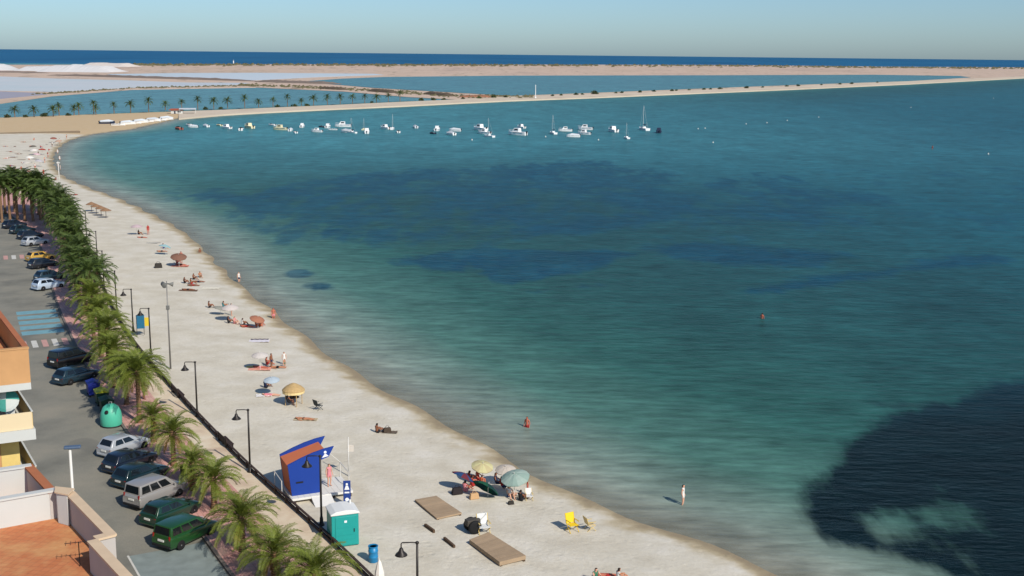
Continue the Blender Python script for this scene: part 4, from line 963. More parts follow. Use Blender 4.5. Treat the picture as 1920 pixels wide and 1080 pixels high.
# ------------------------------------------------------------------ wooden walkways
plank_m = mat('weathered_plank', (160, 138, 112), .9, var=.15, vscale=2, objvar=.08); beam_m = mat('walk_beam', (84, 66, 50), .9, var=.2)
def walkway(pts, npl, label, h=.12):
    P = [ons(*p) for p in pts]; z = max(p.z for p in P) + .02
    t = thing('wooden_walkway', label, 'boardwalk', (0, 0, 0))
    A, B, C, D = [Vector((p.x, p.y)) for p in P]   # A-B left long edge, D-C right long edge
    for k in range(npl):
        f0, f1 = k / npl, (k + .93) / npl
        mb = MB(); mb.prism([tuple(A.lerp(B, f0)), tuple(A.lerp(B, f1)), tuple(D.lerp(C, f1)), tuple(D.lerp(C, f0))], z + .04, z + h + random.uniform(-.006, .006)); mb.build('plank', plank_m, t)
    for f in (.06, .94):
        a = A.lerp(D, f); b_ = B.lerp(C, f); dd = Vector((-(b_ - a).y, (b_ - a).x)).normalized() * .07
        mb = MB(); mb.prism([tuple(a - dd), tuple(b_ - dd), tuple(b_ + dd), tuple(a + dd)], z - .3, z + .038); mb.build('beam', beam_m, t)
walkway([(880, 1021), (937, 1063), (986, 1052), (916, 1008)], 16, 'weathered wooden walkway section nearest the viewer on the sand', .3)
walkway([(778, 941), (819, 976), (866, 967), (818, 935)], 14, 'sandy wooden walkway section near the parasol group', .14)
for (a, b_, lab) in (((797, 987), (814, 999), 'short dark timber half buried below the far walkway section'), ((833, 1012), (852, 1028), 'short dark timber half buried left of the near walkway section')):
    A = ons(*a); B = ons(*b_); d = (B - A); L = d.length; c_ = (A + B) / 2
    o = MB().box((0, 0, .05), (L, .16, .3)).build('half_buried_timber', beam_m, bevel=.02); o.location = c_; o.rotation_euler.z = math.atan2(d.y, d.x); tag(o, lab, 'timber')

# ------------------------------------------------------------------ people
POSES = {
 'stand': dict(pel=(0, 0, .93), che=(0, .01, 1.25), nec=(0, .02, 1.46), hd0=(0, -.01, 1.55), hd1=(0, -.01, 1.68), sh=(.18, .01, 1.41), el=(.25, .05, 1.13), wr=(.27, -.04, .90), ha=(.27, -.07, .83), hip=(.1, 0, .9), kn=(.11, -.03, .5), an=(.11, .03, .09), to=(.14, -.13, .04), fd=(0, -.1, -1)),
 'sit': dict(pel=(0, 0, .13), che=(0, .05, .44), nec=(0, .03, .65), hd0=(0, -.02, .73), hd1=(0, -.03, .87), sh=(.18, .04, .6), el=(.24, -.14, .40), wr=(.15, -.33, .42), ha=(.13, -.38, .43), hip=(.1, -.02, .12), kn=(.14, -.42, .42), an=(.13, -.66, .08), to=(.14, -.82, .05), fd=(0, -1, 0)),
 'lie': dict(pel=(0, 0, .13), che=(0, .33, .14), nec=(0, .55, .15), hd0=(0, .63, .15), hd1=(0, .77, .15), sh=(.18, .5, .13), el=(.34, .35, .08), wr=(.38, .12, .07), ha=(.38, .05, .07), hip=(.1, -.03, .12), kn=(.12, -.43, .15), an=(.12, -.83, .09), to=(.13, -.93, .16), fd=(0, -1, 0)),
 'chair': dict(pel=(0, 0, .45), che=(0, .1, .76), nec=(0, .1, .97), hd0=(0, .06, 1.05), hd1=(0, .05, 1.19), sh=(.18, .1, .92), el=(.27, .0, .68), wr=(.27, -.22, .62), ha=(.27, -.29, .62), hip=(.1, -.04, .44), kn=(.12, -.46, .46), an=(.12, -.5, .09), to=(.13, -.66, .05), fd=(0, -1, -.1)),
}
skin_src = {}
def build_pose(name):
    J = POSES[name]; V = []; E = []; Rr = []; B = []     # bones: (a, b, region)
    def v(p, r): V.append(Vector(p)); Rr.append(r); return len(V) - 1
    def e(a, b, reg): E.append((a, b)); B.append((V[a], V[b], reg)); return b
    pel = v(J['pel'], (.15, .115)); wa = v(Vector(J['pel']).lerp(Vector(J['che']), .5), (.13, .1)); e(pel, wa, 'torso')
    ch = v(J['che'], (.155, .11)); e(wa, ch, 'chest'); up = v(Vector(J['che']).lerp(Vector(J['nec']), .65), (.12, .09)); e(ch, up, 'chest')
    nk = v(J['nec'], (.058, .06)); e(up, nk, 'neck'); h0 = v(J['hd0'], (.078, .088)); e(nk, h0, 'head'); h1 = v(J['hd1'], (.085, .1)); e(h0, h1, 'head')
    fdir = Vector(J['fd']).normalized()
    for s in (1, -1):
        m_ = lambda k: Vector((J[k][0] * s, J[k][1], J[k][2]))
        sh = v(m_('sh'), (.058, .06)); e(up, sh, 'shoulder'); el = v(m_('el'), (.042, .042)); e(sh, el, 'arm'); wr = v(m_('wr'), (.027, .032)); e(el, wr, 'arm'); ha = v(m_('ha'), (.022, .042)); e(wr, ha, 'hand')
        for k in range(4):
            f0 = v(m_('ha') + Vector((.012 * s, .018 * (k - 1.5), 0)) + fdir * .05, (.009, .009)); e(ha, f0, 'hand'); f1 = v(V[f0] + fdir * (.045 - .006 * abs(k - 1.5)) + Vector((-.012 * s, 0, 0)), (.007, .007)); e(f0, f1, 'hand')
        th = v(m_('wr').lerp(m_('ha'), .5) + Vector((-.03 * s, -.02, 0)) + fdir * .03, (.01, .01)); e(wr, th, 'hand')
        hp = v(m_('hip'), (.095, .1)); e(pel, hp, 'pelvis'); tm = v(m_('hip').lerp(m_('kn'), .45), (.085, .085)); e(hp, tm, 'thigh'); kn = v(m_('kn'), (.058, .06)); e(tm, kn, 'knee'); cf = v(m_('kn').lerp(m_('an'), .35), (.058, .058)); e(kn, cf, 'leg'); an = v(m_('an'), (.038, .04)); e(cf, an, 'leg'); to = v(m_('to'), (.045, .028)); e(an, to, 'foot')
    me = bpy.data.meshes.new('body_source'); me.from_pydata(V, E, []); ob = bpy.data.objects.new('body_source', me); COL.objects.link(ob)
    sm = ob.modifiers.new('skin', 'SKIN'); sm.use_smooth_shade = True
    for i, d in enumerate(me.skin_vertices[0].data): d.radius = Rr[i]; d.use_root = (i == 0)
    ss = ob.modifiers.new('sub', 'SUBSURF'); ss.levels = 1; ss.render_levels = 1
    dg = bpy.context.evaluated_depsgraph_get(); me2 = bpy.data.meshes.new_from_object(ob.evaluated_get(dg)); me2.name = 'body'
    bpy.data.objects.remove(ob)
    # nose and a face: pull the front of the head out a little
    hc = Vector(J['hd0']).lerp(Vector(J['hd1']), .45); fwd = Vector((0, -1, 0)) if name != 'lie' else Vector((0, 0, 1)); upd = (Vector(J['hd1']) - Vector(J['hd0'])).normalized()
    for vv in me2.vertices:
        d = vv.co - hc
        if d.length < .14 and d.dot(fwd) > .05 and abs(d.x) < .03 and abs(d.dot(upd)) < .035: vv.co += fwd * .018
    # regions for clothes and hair
    reg = []
    for p in me2.polygons:
        c = p.center; best = (9, '')
        for a, b_, r_ in B:
            ab = b_ - a; t = max(0, min(1, (c - a).dot(ab) / (ab.length_squared + 1e-9))); dd = (c - a - ab * t).length
            if dd < best[0]: best = (dd, r_)
        reg.append(best[1])
    def shell(nm, test, off):
        fs = [p for p in me2.polygons if test(reg[p.index], p)]
        ids = {}; vs = []
        for p in fs:
            for i in p.vertices:
                if i not in ids: ids[i] = len(vs); vs.append(me2.vertices[i].co + me2.vertices[i].normal * off)
        x = bpy.data.meshes.new(nm); x.from_pydata(vs, [], [tuple(ids[i] for i in p.vertices) for p in fs]); x.update()
        x.polygons.foreach_set('use_smooth', [True] * len(x.polygons)); return x
    me2.materials.clear()
    hair = shell('hair', lambda r_, p: r_ == 'head' and ((p.center - hc).dot(upd) > .045 or ((p.center - hc).dot(fwd) < -.01 and (p.center - hc).dot(upd) > -.09)), .018)
    shorts = shell('shorts', lambda r_, p: r_ in ('pelvis', 'thigh'), .012)
    brief = shell('swimwear', lambda r_, p: r_ == 'pelvis', .009)
    top = shell('shirt', lambda r_, p: r_ in ('chest', 'torso', 'shoulder'), .014)
    return dict(body=me2, hair=hair, shorts=shorts, swimwear=brief, shirt=top)
PM = {k: build_pose(k) for k in POSES}
SK = [mat('skin_tan', (176, 122, 92), .6, spec=.3), mat('skin_light', (204, 156, 130), .6, spec=.3), mat('skin_red', (180, 104, 82), .6, spec=.3), mat('skin_brown', (132, 86, 62), .6, spec=.3)]
HR = [mat('hair_dark', (40, 30, 24), .7), mat('hair_brown', (84, 58, 38), .7), mat('hair_grey', (168, 164, 158), .7)]
CL = {'black': (30, 30, 34), 'blue': (44, 70, 130), 'red': (160, 44, 40), 'white': (214, 212, 206), 'pink': (206, 130, 136), 'green': (52, 110, 84), 'orange': (200, 106, 60), 'teal': (50, 126, 132), 'navy': (30, 40, 70), 'yellow': (206, 180, 70)}
def cloth(c): return mat('cloth_' + c, CL[c], .85, var=.08)
_mc = {}
def with_mat(me, m):
    k = (me.name, m.name)
    if k not in _mc: x = me.copy(); x.materials.clear(); x.materials.append(m); _mc[k] = x
    return _mc[k]
def person(pose, loc, rz, label, sk=0, hr=0, low='blue', top=None, shorts=True, sc=1.0):
    t = link('person', with_mat(PM[pose]['body'], SK[sk])); t.location = loc; t.rotation_euler.z = rz; t.scale = (sc,) * 3
    tag(t, label, 'person', 'people on the beach')
    link('hair', with_mat(PM[pose]['hair'], HR[hr]), t)
    k = 'shorts' if shorts else 'swimwear'; link(k, with_mat(PM[pose][k], cloth(low)), t)
    if top: link('shirt', with_mat(PM[pose]['shirt'], cloth(top)), t)
    return t
rp_ = random.Random(3)
def wade(px, py, rz, label, depth=None, **k):
    q = gp(px, py, 0); z = zat(q.x, q.y)
    if depth is not None: z = -depth
    person('stand', (q.x, q.y, max(z, -1.35)), rz, label, **k)
wade(1280, 946, 1.2, 'person in pale clothes standing ankle deep right of the yellow chairs', sk=1, low='white', top='white', depth=.2)
wade(988, 801, -.6, 'person standing waist deep in the green water in mid picture', sk=2, hr=0, low='red', depth=.75)
wade(1429, 597, 2.4, 'lone swimmer chest deep far out in the green water', sk=2, low='red', depth=1.0)
wade(1748, 280, 2.4, 'distant swimmer far out towards the right edge', sk=2, low='red', depth=.3)
wade(513, 598, .4, 'person wading near the shore beyond the orange parasol', sk=2, low='pink', depth=.35)
wade(448, 528, 1.0, 'person wading near the shore with pale top', sk=1, low='navy', top='white', depth=.35)
wade(375, 474, 1.0, 'dark haired bather low in the shallow water at the beach bend', sk=3, low='black', depth=.9)
def P(pose, px, py, rz, label, **k): person(pose, ons(px, py) - Vector((0, 0, .02)), rz, label, **k)
P('stand', 278, 440, .6, 'person standing on the sand beside the pink parasol', sk=2, low='red', shorts=False, top='red')
P('stand', 533, 684, .2, 'pale child standing near the waterline by the white parasol', sk=1, low='white', top='white', sc=.8)
P('stand', 534, 688, 1.0, 'small child crouched close by the pale standing child', sk=0, low='green', sc=.5)
P('sit', 392, 577, 1.9, 'person sitting alone on the sand with bare back', sk=3, low='black')
P('sit', 260, 440, 1.5, 'dark clothed person sitting under the pink parasol', sk=3, low='black', top='black')
P('sit', 498, 728, 2.6, 'dark haired person sitting in shade of the pale blue parasol', sk=3, low='black', top='navy')
P('lie', 507, 742, 1.5, 'person in pink lying beside the pale blue parasol', sk=1, low='pink', top='pink')
P('lie', 570, 787, 1.4, 'sunbather lying alone on the sand left of the seated man', sk=0, low='black', shorts=False)
P('sit', 707, 812, 2.4, 'tanned man sitting on the sand right of centre', sk=3, low='black')
P('sit', 500, 684, 2.0, 'red skinned person sitting by the white parasol', sk=2, low='red')
P('lie', 488, 690, 1.3, 'person lying on a pink towel by the white parasol', sk=2, low='pink')
P('sit', 455, 610, 2.2, 'person in white shirt sitting between white and orange parasols', sk=3, low='black', top='white')
P('sit', 428, 606, 2.0, 'person in black sitting below the white topped parasol', sk=3, low='black', top='black')
P('stand', 434, 592, 2.0, 'person in pale clothes standing under the white parasol', sk=1, low='white', top='pink', sc=.9)
P('lie', 362, 536, 1.5, 'sunbather lying in the middle of the brown group', sk=3, low='red')
P('sit', 358, 533, 2.2, 'person sitting at the left of the brown sunbather group', sk=3, low='red')
P('lie', 352, 544, 1.5, 'sunbather lying on a towel nearest in the brown group', sk=3, low='black')
P('sit', 363, 524, 1.2, 'dark haired person sitting at the top of the brown group', sk=3, low='black')
P('sit', 375, 520, .5, 'person sitting just right of the brown group', sk=0, low='green')
P('lie', 338, 497, 1.4, 'sunburnt sunbather lying below the rust coloured parasol', sk=2, low='orange')
P('sit', 331, 494, 2.0, 'sunburnt person sitting left of the rust coloured parasol', sk=2, low='red')
P('lie', 303, 472, 1.5, 'sunbather lying beside the pale teal parasol', sk=0, low='black')
P('sit', 480, 612, 1.8, 'sunburnt person sitting under the orange parasol', sk=2, low='orange')
for (po, px, py, rz, lab, kw) in (
    ('sit', 346, 531, 1.4, 'person in black at the outer left of the brown group', dict(sk=3, low='black', top='black')),
    ('lie', 372, 529, 1.5, 'sunbather lying at the right of the brown group', dict(sk=3, low='navy')),
    ('stand', 340, 492, .5, 'person standing right beside the rust coloured parasol', dict(sk=2, low='orange')),
    ('sit', 419, 577, 2.2, 'person sitting between the lone sitter and the low grey parasol', dict(sk=0, low='teal', top='teal')),
    ('sit', 440, 607, 1.0, 'person in pale pink sitting right of the one in black', dict(sk=1, low='pink', top='pink')),
    ('lie', 462, 613, 1.4, 'sunbather lying left of the orange parasol', dict(sk=2, low='red')),
    ('sit', 487, 612, 2.6, 'person in orange sitting at the right under the orange parasol', dict(sk=2, low='orange', top='orange')),
    ('stand', 509, 690, 1.2, 'tanned person standing right of the white parasol', dict(sk=3, low='navy', sc=.9)),
    ('lie', 520, 690, 1.5, 'sunbather lying near the pale standing child', dict(sk=0, low='black')),
    ('chair', 541, 762, 2.4, 'person in dark clothes seated under the straw parasol', dict(sk=3, low='black', top='black')),
    ('sit', 306, 466, 1.8, 'person sitting beyond the pale teal parasol', dict(sk=0, low='blue')),
    ('lie', 266, 446, 1.5, 'sunbather lying in front of the pink parasol', dict(sk=2, low='black')),
    ('chair', 931, 915, 1.4, 'person in navy sitting behind the green parasol', dict(sk=3, low='navy', top='navy')),
    ('sit', 880, 903, 2.0, 'dark haired person sitting beside the blue and red parasol', dict(sk=2, low='red', top='red')),
    ('stand', 903, 916, 2.6, 'child in orange standing among the parasols', dict(sk=2, low='orange', top='orange', sc=.6))):
    P(po, px, py, rz, lab, **kw)
# parasol group near the shore
P('sit', 885, 912, 2.2, 'person in red shirt sitting between the blue red and green parasols', sk=2, low='red', top='red')
P('chair', 897, 908, 1.2, 'person in red sitting upright behind the green parasol', sk=2, low='red', top='red')
P('sit', 872, 922, 2.5, 'person in pink shirt sitting at the left of the parasol group', sk=2, low='pink', top='pink')
P('chair', 942, 922, 2.0, 'person with dark hair and red top sitting left of the mint parasol', sk=2, low='navy', top='red')
P('sit', 955, 932, .4, 'person in pale blue sitting under the mint parasol', sk=1, low='blue', top='white')
P('lie', 972, 930, 1.2, 'fair skinned sunbather lying right of the mint parasol', sk=1, low='white')
P('stand', 989, 928, 1.6, 'child in red standing at the right of the parasol group', sk=2, low='red', top='red', sc=.62)
P('sit', 976, 940, 2.6, 'dark clothed person sitting in front of the mint parasol', sk=3, low='black', top='black')
P('sit', 1117, 1090, .6, 'person in dark green at the bottom edge, left of three', sk=1, low='green', top='green')
P('lie', 1138, 1082, 1.5, 'sunburnt sunbather at the bottom edge, middle of three', sk=2, low='red')
P('sit', 1160, 1090, 2.0, 'person in white at the bottom edge, right of three', sk=0, low='white', top='white')
q = ons(622, 925); person('stand', (q.x - .2, q.y + .3, hz + .37), .8, 'lifeguard in pink shirt standing on the white hut deck', 1, 0, 'pink', 'pink', sc=.98)
P('stand', 243, 756, 2.8, 'person walking on the promenade beside the bins', sk=3, low='red', top='red') if False else None
for (px, py, lab, lo, to) in ((228, 752, 'person in dark red walking on the promenade behind the mint igloo', 'red', 'red'), (262, 745, 'person in navy walking on the promenade under the wide palm', 'navy', 'navy')):
    q = gp(px + 8, py + 4, PZ); person('stand', q, 2.4, lab, 3, 0, lo, to)

# ------------------------------------------------------------------ parasols, towels, chairs
def par_mat(c, trans=.25): return mat('parasol_%d_%d_%d' % c, c, .85, trans=trans, var=.08, vscale=2)
def parasol(px, py, r, h, c1, label, c2=None, tilt=0.0, taz=0.0, far=False, ribs=8, drop=.34):
    q = ons(px, py, far); r *= .86; t = thing('parasol', label, 'parasol', q, 0, 'parasols on the beach')
    M = (Matrix.Rotation(taz, 3, 'Z') @ Matrix.Rotation(tilt, 3, 'X'))
    top = Vector((0, 0, h)); N = ribs * 2; rings = [(0.0, .0), (.35, -.06), (.7, -.2), (1.0, -drop / .34 * .38), (1.0, -drop / .34 * .46)]
    for col in ([0, 1] if c2 else [0]):
        mb = MB(); vs = []; 
        for fr, dz in rings:
            for k in range(N):
                a = 2 * math.pi * k / N; rr_ = r * fr * (1 if k % 2 == 0 else .965); vs.append(top + M @ Vector((rr_ * math.cos(a), rr_ * math.sin(a), dz * r * .9 - (0.0 if k % 2 == 0 else -.02))))
        fs = []
        for i in range(len(rings) - 1):
            for k in range(N):
                if c2 and ((k // 2) % 2 != col): continue
                fs.append((i * N + k, i * N + (k + 1) % N, (i + 1) * N + (k + 1) % N, (i + 1) * N + k))
        mb.add(vs, fs); mb.build('canopy', par_mat(c1 if col == 0 else c2), t)
    MB().tube([(0, 0, -.2), tuple(top * .62), tuple(top + M @ Vector((0, 0, .14)))], .022, 6).build('pole', pale_metal, t)
    return t
parasol(488, 694, .95, 1.75, (206, 200, 194), 'white parasol above the red skinned sunbathers', tilt=.1)
parasol(510, 742, .85, 1.7, (180, 194, 204), 'pale blue parasol left of the straw parasol', tilt=.15)
parasol(432, 603, 1.15, 1.95, (208, 198, 192), 'white parasol with people in black below it', tilt=.1)
parasol(484, 616, 1.0, 1.35, (170, 116, 92), 'orange parasol close to the waterline beyond the white parasols', tilt=.35, taz=1.0)
parasol(336, 500, 1.35, 1.8, (132, 98, 82), 'rust coloured parasol with sunburnt people below it', tilt=.3, taz=.4)
parasol(311, 478, 1.1, 1.6, (150, 186, 190), 'pale teal parasol on the far part of the beach', tilt=.3, taz=2.4)
parasol(257, 441, 1.15, 1.8, (196, 176, 180), 'pink parasol on the far part of the beach')
parasol(414, 590, .95, 1.0, (150, 150, 140), 'low grey parasol left of the white parasol', tilt=.3, taz=2)
parasol(905, 908, .95, 1.6, (196, 184, 140), 'pale yellow parasol at the back of the parasol group', (206, 200, 150), tilt=.3, taz=.5)
parasol(871, 918, 1.0, 1.25, (44, 76, 120), 'blue and dark red parasol at the left of the parasol group', (116, 50, 62), tilt=.55, taz=2.2)
parasol(915, 932, 1.15, 1.0, (30, 88, 66), 'dark green parasol tilted low in the parasol group', (24, 62, 60), tilt=.75, taz=2.4)
parasol(964, 936, 1.2, 1.9, (150, 174, 164), 'large mint parasol at the right of the parasol group', (164, 184, 174), tilt=.3, taz=-.6)
parasol(948, 912, .9, 1.5, (200, 190, 178), 'cream parasol mostly hidden behind the mint parasol', tilt=.2)
# straw parasol with table
q = ons(551, 759); t = thing('straw_parasol', 'straw parasol with a table and dark seats in its shade', 'parasol', q)
straw = mat('straw_thatch', (178, 150, 104), .95, var=.25, vscale=6, bump=.6, bscale=40)
MB().lathe([(.03, 2.0), (.3, 1.9), (.7, 1.68), (.95, 1.45), (1.0, 1.38), (.97, 1.3), (.9, 1.36), (.5, 1.62)], n=20).build('thatch', straw, t)
MB().lathe([(.93, 1.1), (.97, 1.12), (.98, 1.34), (.95, 1.34)], n=20).build('fringe', mat('straw_fringe', (222, 196, 140), .95), t)
MB().tube([(0, 0, -.2), (0, 0, 1.95)], .05, 8).build('pole', dark_wood, t)
for a in range(4):
    w = a * math.pi / 2 + .5; MB().tube([(.75 * math.cos(w), .75 * math.sin(w), 0), (.75 * math.cos(w), .75 * math.sin(w), 1.2)], .035, 6).build('corner_post', straw, t)
MB().lathe([(.05, .68), (.5, .68), (.5, .72), (.05, .72)], n=14).build('table_top', dark_wood, t)
# rows of reed parasols far along the beach
reed = mat('reed_brown', (138, 108, 82), .95, var=.2, vscale=4)
for i, (px, py, lab) in enumerate(((172, 397, 'leftmost brown reed parasol of the row beyond the dense palms'), (181, 401, 'second brown reed parasol from the left beyond the dense palms'), (190, 405, 'third brown reed parasol from the left beyond the dense palms'), (199, 409, 'rightmost brown reed parasol of the row beyond the dense palms'))):
    q = ons(px, py); t = thing('reed_parasol', lab, 'parasol', q, 0, 'reed parasols in a row'); t.scale = (.78, .78, .78)
    MB().lathe([(.04, 2.5), (.4, 2.3), (1.1, 1.95), (1.35, 1.8), (1.3, 1.76), (.5, 2.2)], n=14).build('thatch', reed, t); MB().tube([(0, 0, 0), (0, 0, 2.4)], .06, 6).build('post', dark_wood, t)
def towel(px, py, L, W, c, rz, label, far=False):
    q = ons(px, py, far); nx, ny = 8, 4
    vs = [(L * (i / nx - .5), W * (j / ny - .5), .03 + .02 * math.sin(3 * i + 2 * j)) for j in range(ny + 1) for i in range(nx + 1)]
    vs += [(x, y, -.02) for x, y, z in vs]; K = (nx + 1) * (ny + 1)
    fs = [(j * (nx + 1) + i, j * (nx + 1) + i + 1, (j + 1) * (nx + 1) + i + 1, (j + 1) * (nx + 1) + i) for j in range(ny) for i in range(nx)]
    o = MB().add(vs, fs).build('beach_towel', mat('towel_%d_%d_%d' % c, c, .95, var=.1, vscale=3)); o.location = q + Vector((0, 0, .02)); o.rotation_euler.z = rz
    tag(o, label, 'towel', 'towels on the sand')
towel(486, 640, 2.2, 1.0, (210, 204, 208), .1, 'white towel with dark edge below the orange parasol')
towel(487, 637, 1.9, .5, (84, 78, 84), .1, 'dark towel laid just above the white towel')
towel(487, 692, 2.2, 1.2, (212, 150, 130), .1, 'pink towel beside the white parasol'); towel(474, 688, 1.2, .7, (206, 186, 110), .3, 'yellow towel left of the white parasol')
towel(495, 742, 1.4, .9, (218, 214, 210), .2, 'white towel below the pale blue parasol'); towel(285, 456, 1.8, .8, (160, 158, 150), .1, 'grey towel right of the pink parasol'); towel(294, 455, 1.2, .7, (176, 170, 160), .1, 'small pale towel right of the grey towel')
towel(338, 499, 2.4, 1.2, (200, 120, 100), .1, 'red towel below the rust coloured parasol'); towel(353, 545, 2.4, .9, (110, 84, 66), .05, 'brown towel under the nearest sunbather of the brown group'); towel(573, 787, 2.0, .7, (176, 160, 130), .0, 'sand coloured towel under the lone sunbather')
towel(728, 811, 1.5, .6, (96, 84, 72), .05, 'dark towel right of the seated man'); towel(395, 541, 2.2, .9, (214, 208, 190), .05, 'cream towel right of the brown group'); towel(882, 1002, 1.2, .6, (190, 176, 150), .2, 'pale mat in front of the dark wheeled cart') if False else None
def bag(px, py, c, s, label, far=False):
    q = ons(px, py, far); t = thing('beach_bag', label, 'bag', q, .4)
    vs = [(x * s * (.5 - .1 * z), y * s * (.26 - .08 * z), z * s * .6) for z in (0, .5, 1) for x, y in ((-1, -1), (1, -1), (1, 1), (-1, 1))]
    MB().add(vs, [(3, 2, 1, 0), (8, 9, 10, 11)] + [(4 * i + k, 4 * i + (k + 1) % 4, 4 * i + 4 + (k + 1) % 4, 4 * i + 4 + k) for i in (0, 1) for k in range(4)]).build('pouch', mat('bag_%d_%d_%d' % c, c, .85, var=.1), t, bevel=.06 * s)
    MB().tube([(-.25 * s, 0, .58 * s), (-.12 * s, 0, .82 * s), (.12 * s, 0, .82 * s), (.25 * s, 0, .58 * s)], .02, 6).build('strap', mat('bag_%d_%d_%d' % c, None), t)
bag(297, 502, (52, 48, 44), 1.1, 'dark bag alone on the sand left of the rust parasol'); bag(958, 946, (48, 44, 40), .45, 'small dark bag in front of the parasol group'); bag(427, 582, (40, 38, 38), 1.0, 'black bag under the white parasol'); bag(726, 811, (70, 58, 48), .7, 'brown bag right of the seated man')
bag(889, 935, (186, 150, 110), .7, 'tan basket in the middle of the parasol group'); bag(857, 926, (40, 34, 36), .8, 'dark bag at the left end of the parasol group')
def deck_chair(px, py, c, fr, rz, label, s=1.0, h=1.0):
    q = ons(px, py); t = thing('beach_chair', label, 'chair', q, rz); t.scale = (s, s, s); fm = mat('chair_frame_%d' % fr[0], fr, .5); cm = mat('chair_cloth_%d_%d_%d' % c, c, .8)
    for x in (-.3, .3):
        MB().tube([(x, -.3, 0), (x, .25, .48 * h), (x, .42, 1.0 * h)], .025, 6).build('side_frame', fm, t); MB().tube([(x, .35, 0), (x, -.28, .42 * h)], .025, 6).build('leg', fm, t)
        MB().box((x, -.02, .64 * h), (.06, .55, .03)).build('armrest', fm, t)
    MB().box((0, -.03, .42 * h), (.56, .5, .03)).build('seat', cm, t, bevel=.01)
    MB().box((0, .33, .72 * h), (.56, .04, .58 * h), M=Matrix.Rotation(-.28, 3, 'X')).build('backrest', cm, t, bevel=.01)
    return t
deck_chair(1073, 996, (222, 190, 40), (206, 172, 40), .5, 'bright yellow beach chair near the waterline', 1.05, 1.1)
deck_chair(1106, 993, (206, 186, 140), (200, 176, 112), 2.0, 'pale wooden framed chair right of the bright yellow one', .95)
deck_chair(907, 1000, (206, 208, 206), (200, 204, 206), .3, 'white plastic chair beside the dark cart', 1.2, 1.0)
deck_chair(597, 768, (60, 66, 66), (64, 66, 66), 2.4, 'dark folding chair right of the straw parasol', .95)
deck_chair(992, 938, (206, 206, 204), (200, 200, 200), .2, 'white chair at the right end of the parasol group', .8)
# dark cart with tyre-like wheels beside the white chair
q = ons(886, 998); t = thing('beach_cart', 'dark beach cart with large wheels beside the white chair', 'cart', q, .5)
for y in (-.36, .36): 
    w = MB().lathe([(.24, -.1), (.42, -.1), (.46, -.05), (.46, .05), (.42, .1), (.24, .1)], (0, y, .46), 18, Matrix.Rotation(math.pi / 2, 3, 'X')).build('wheel', tyre_m, t, True); MB().lathe([(.03, -.06), (.23, -.05), (.23, .05), (.03, .06)], (0, y, .46), 12, Matrix.Rotation(math.pi / 2, 3, 'X')).build('rim', pale_metal, w, True)
MB().box((.0, 0, .72), (.95, .5, .42)).build('tray', mat('cart_grey', (70, 66, 60), .7), t, bevel=.05); MB().tube([(.45, -.2, .8), (.9, -.2, 1.15), (.9, .2, 1.15), (.45, .2, .8)], .025, 6).build('push_handle', pale_metal, t)
# ------------------------------------------------------------------ far end of the beach: tiny parasols, towels and people
FARB = [(64, 292, (222, 216, 210), 'white'), (57, 306, (224, 222, 216), 'large white'), (70, 300, (214, 186, 190), 'pale pink'), (80, 291, (176, 74, 60), 'red'), (62, 285, (110, 104, 96), 'brown'), (50, 317, (206, 200, 190), 'cream'), (110, 274, (190, 160, 140), 'tan'), (101, 269, (150, 96, 84), 'dull red'), (75, 313, (190, 186, 190), 'grey'), (30, 296, (196, 188, 176), 'sandy')]
for i, (px, py, c, nm) in enumerate(FARB): parasol(px, py, 1.3, 1.9, c, '%s parasol among the crowd at the far end of the beach' % nm, far=True, tilt=.15, taz=i)
FP = [(66, 318, 'stand'), (84, 306, 'stand'), (90, 296, 'stand'), (98, 276, 'stand'), (72, 290, 'sit'), (55, 300, 'sit'), (45, 306, 'lie'), (35, 290, 'lie'), (20, 286, 'lie'), (12, 298, 'lie'), (40, 318, 'sit'), (22, 312, 'lie'), (112, 270, 'stand'), (125, 262, 'stand'), (60, 275, 'lie'), (28, 276, 'lie'), (10, 276, 'lie'), (92, 284, 'sit')]
FP += [(95, 345, 'lie'), (105, 338, 'sit'), (82, 330, 'stand'), (118, 362, 'stand'), (130, 372, 'sit'), (140, 366, 'lie'), (30, 320, 'sit'), (55, 322, 'lie'), (76, 278, 'sit'), (88, 272, 'lie'), (44, 268, 'lie'), (64, 264, 'sit')]
PD = {'stand': 'standing', 'sit': 'sitting', 'lie': 'lying'}
for i, (px, py, po) in enumerate(FP):
    person(po, ons(px, py, True), i * 1.3, '%s tiny beachgoer %s at the far end of the beach, counted from the near side' % (ORD[i], PD[po]), i % 4, i % 3, ['red', 'blue', 'white', 'black', 'pink'][i % 5], ['white', None, 'red'][i % 3])
for i, (px, py, d_) in enumerate(((108, 288, .4), (112, 300, .5), (113, 318, .5), (109, 312, .3))): 
    q = gf(px, py, 0); person('stand', (q.x, q.y, -d_), i, '%s bather in the shallows at the far end of the beach' % ORD[i], 1, 2, 'white', 'white')
for i, (px, py, c) in enumerate(((18, 285, (150, 140, 124)), (35, 289, (160, 150, 136)), (50, 284, (140, 130, 118)), (22, 296, (170, 140, 120)), (40, 300, (150, 134, 118)), (12, 310, (156, 146, 132)))): towel(px, py, 2.2, 1.2, c, .1, '%s dull towel on the sand at the far end, nearest the left edge' % ORD[i], True)

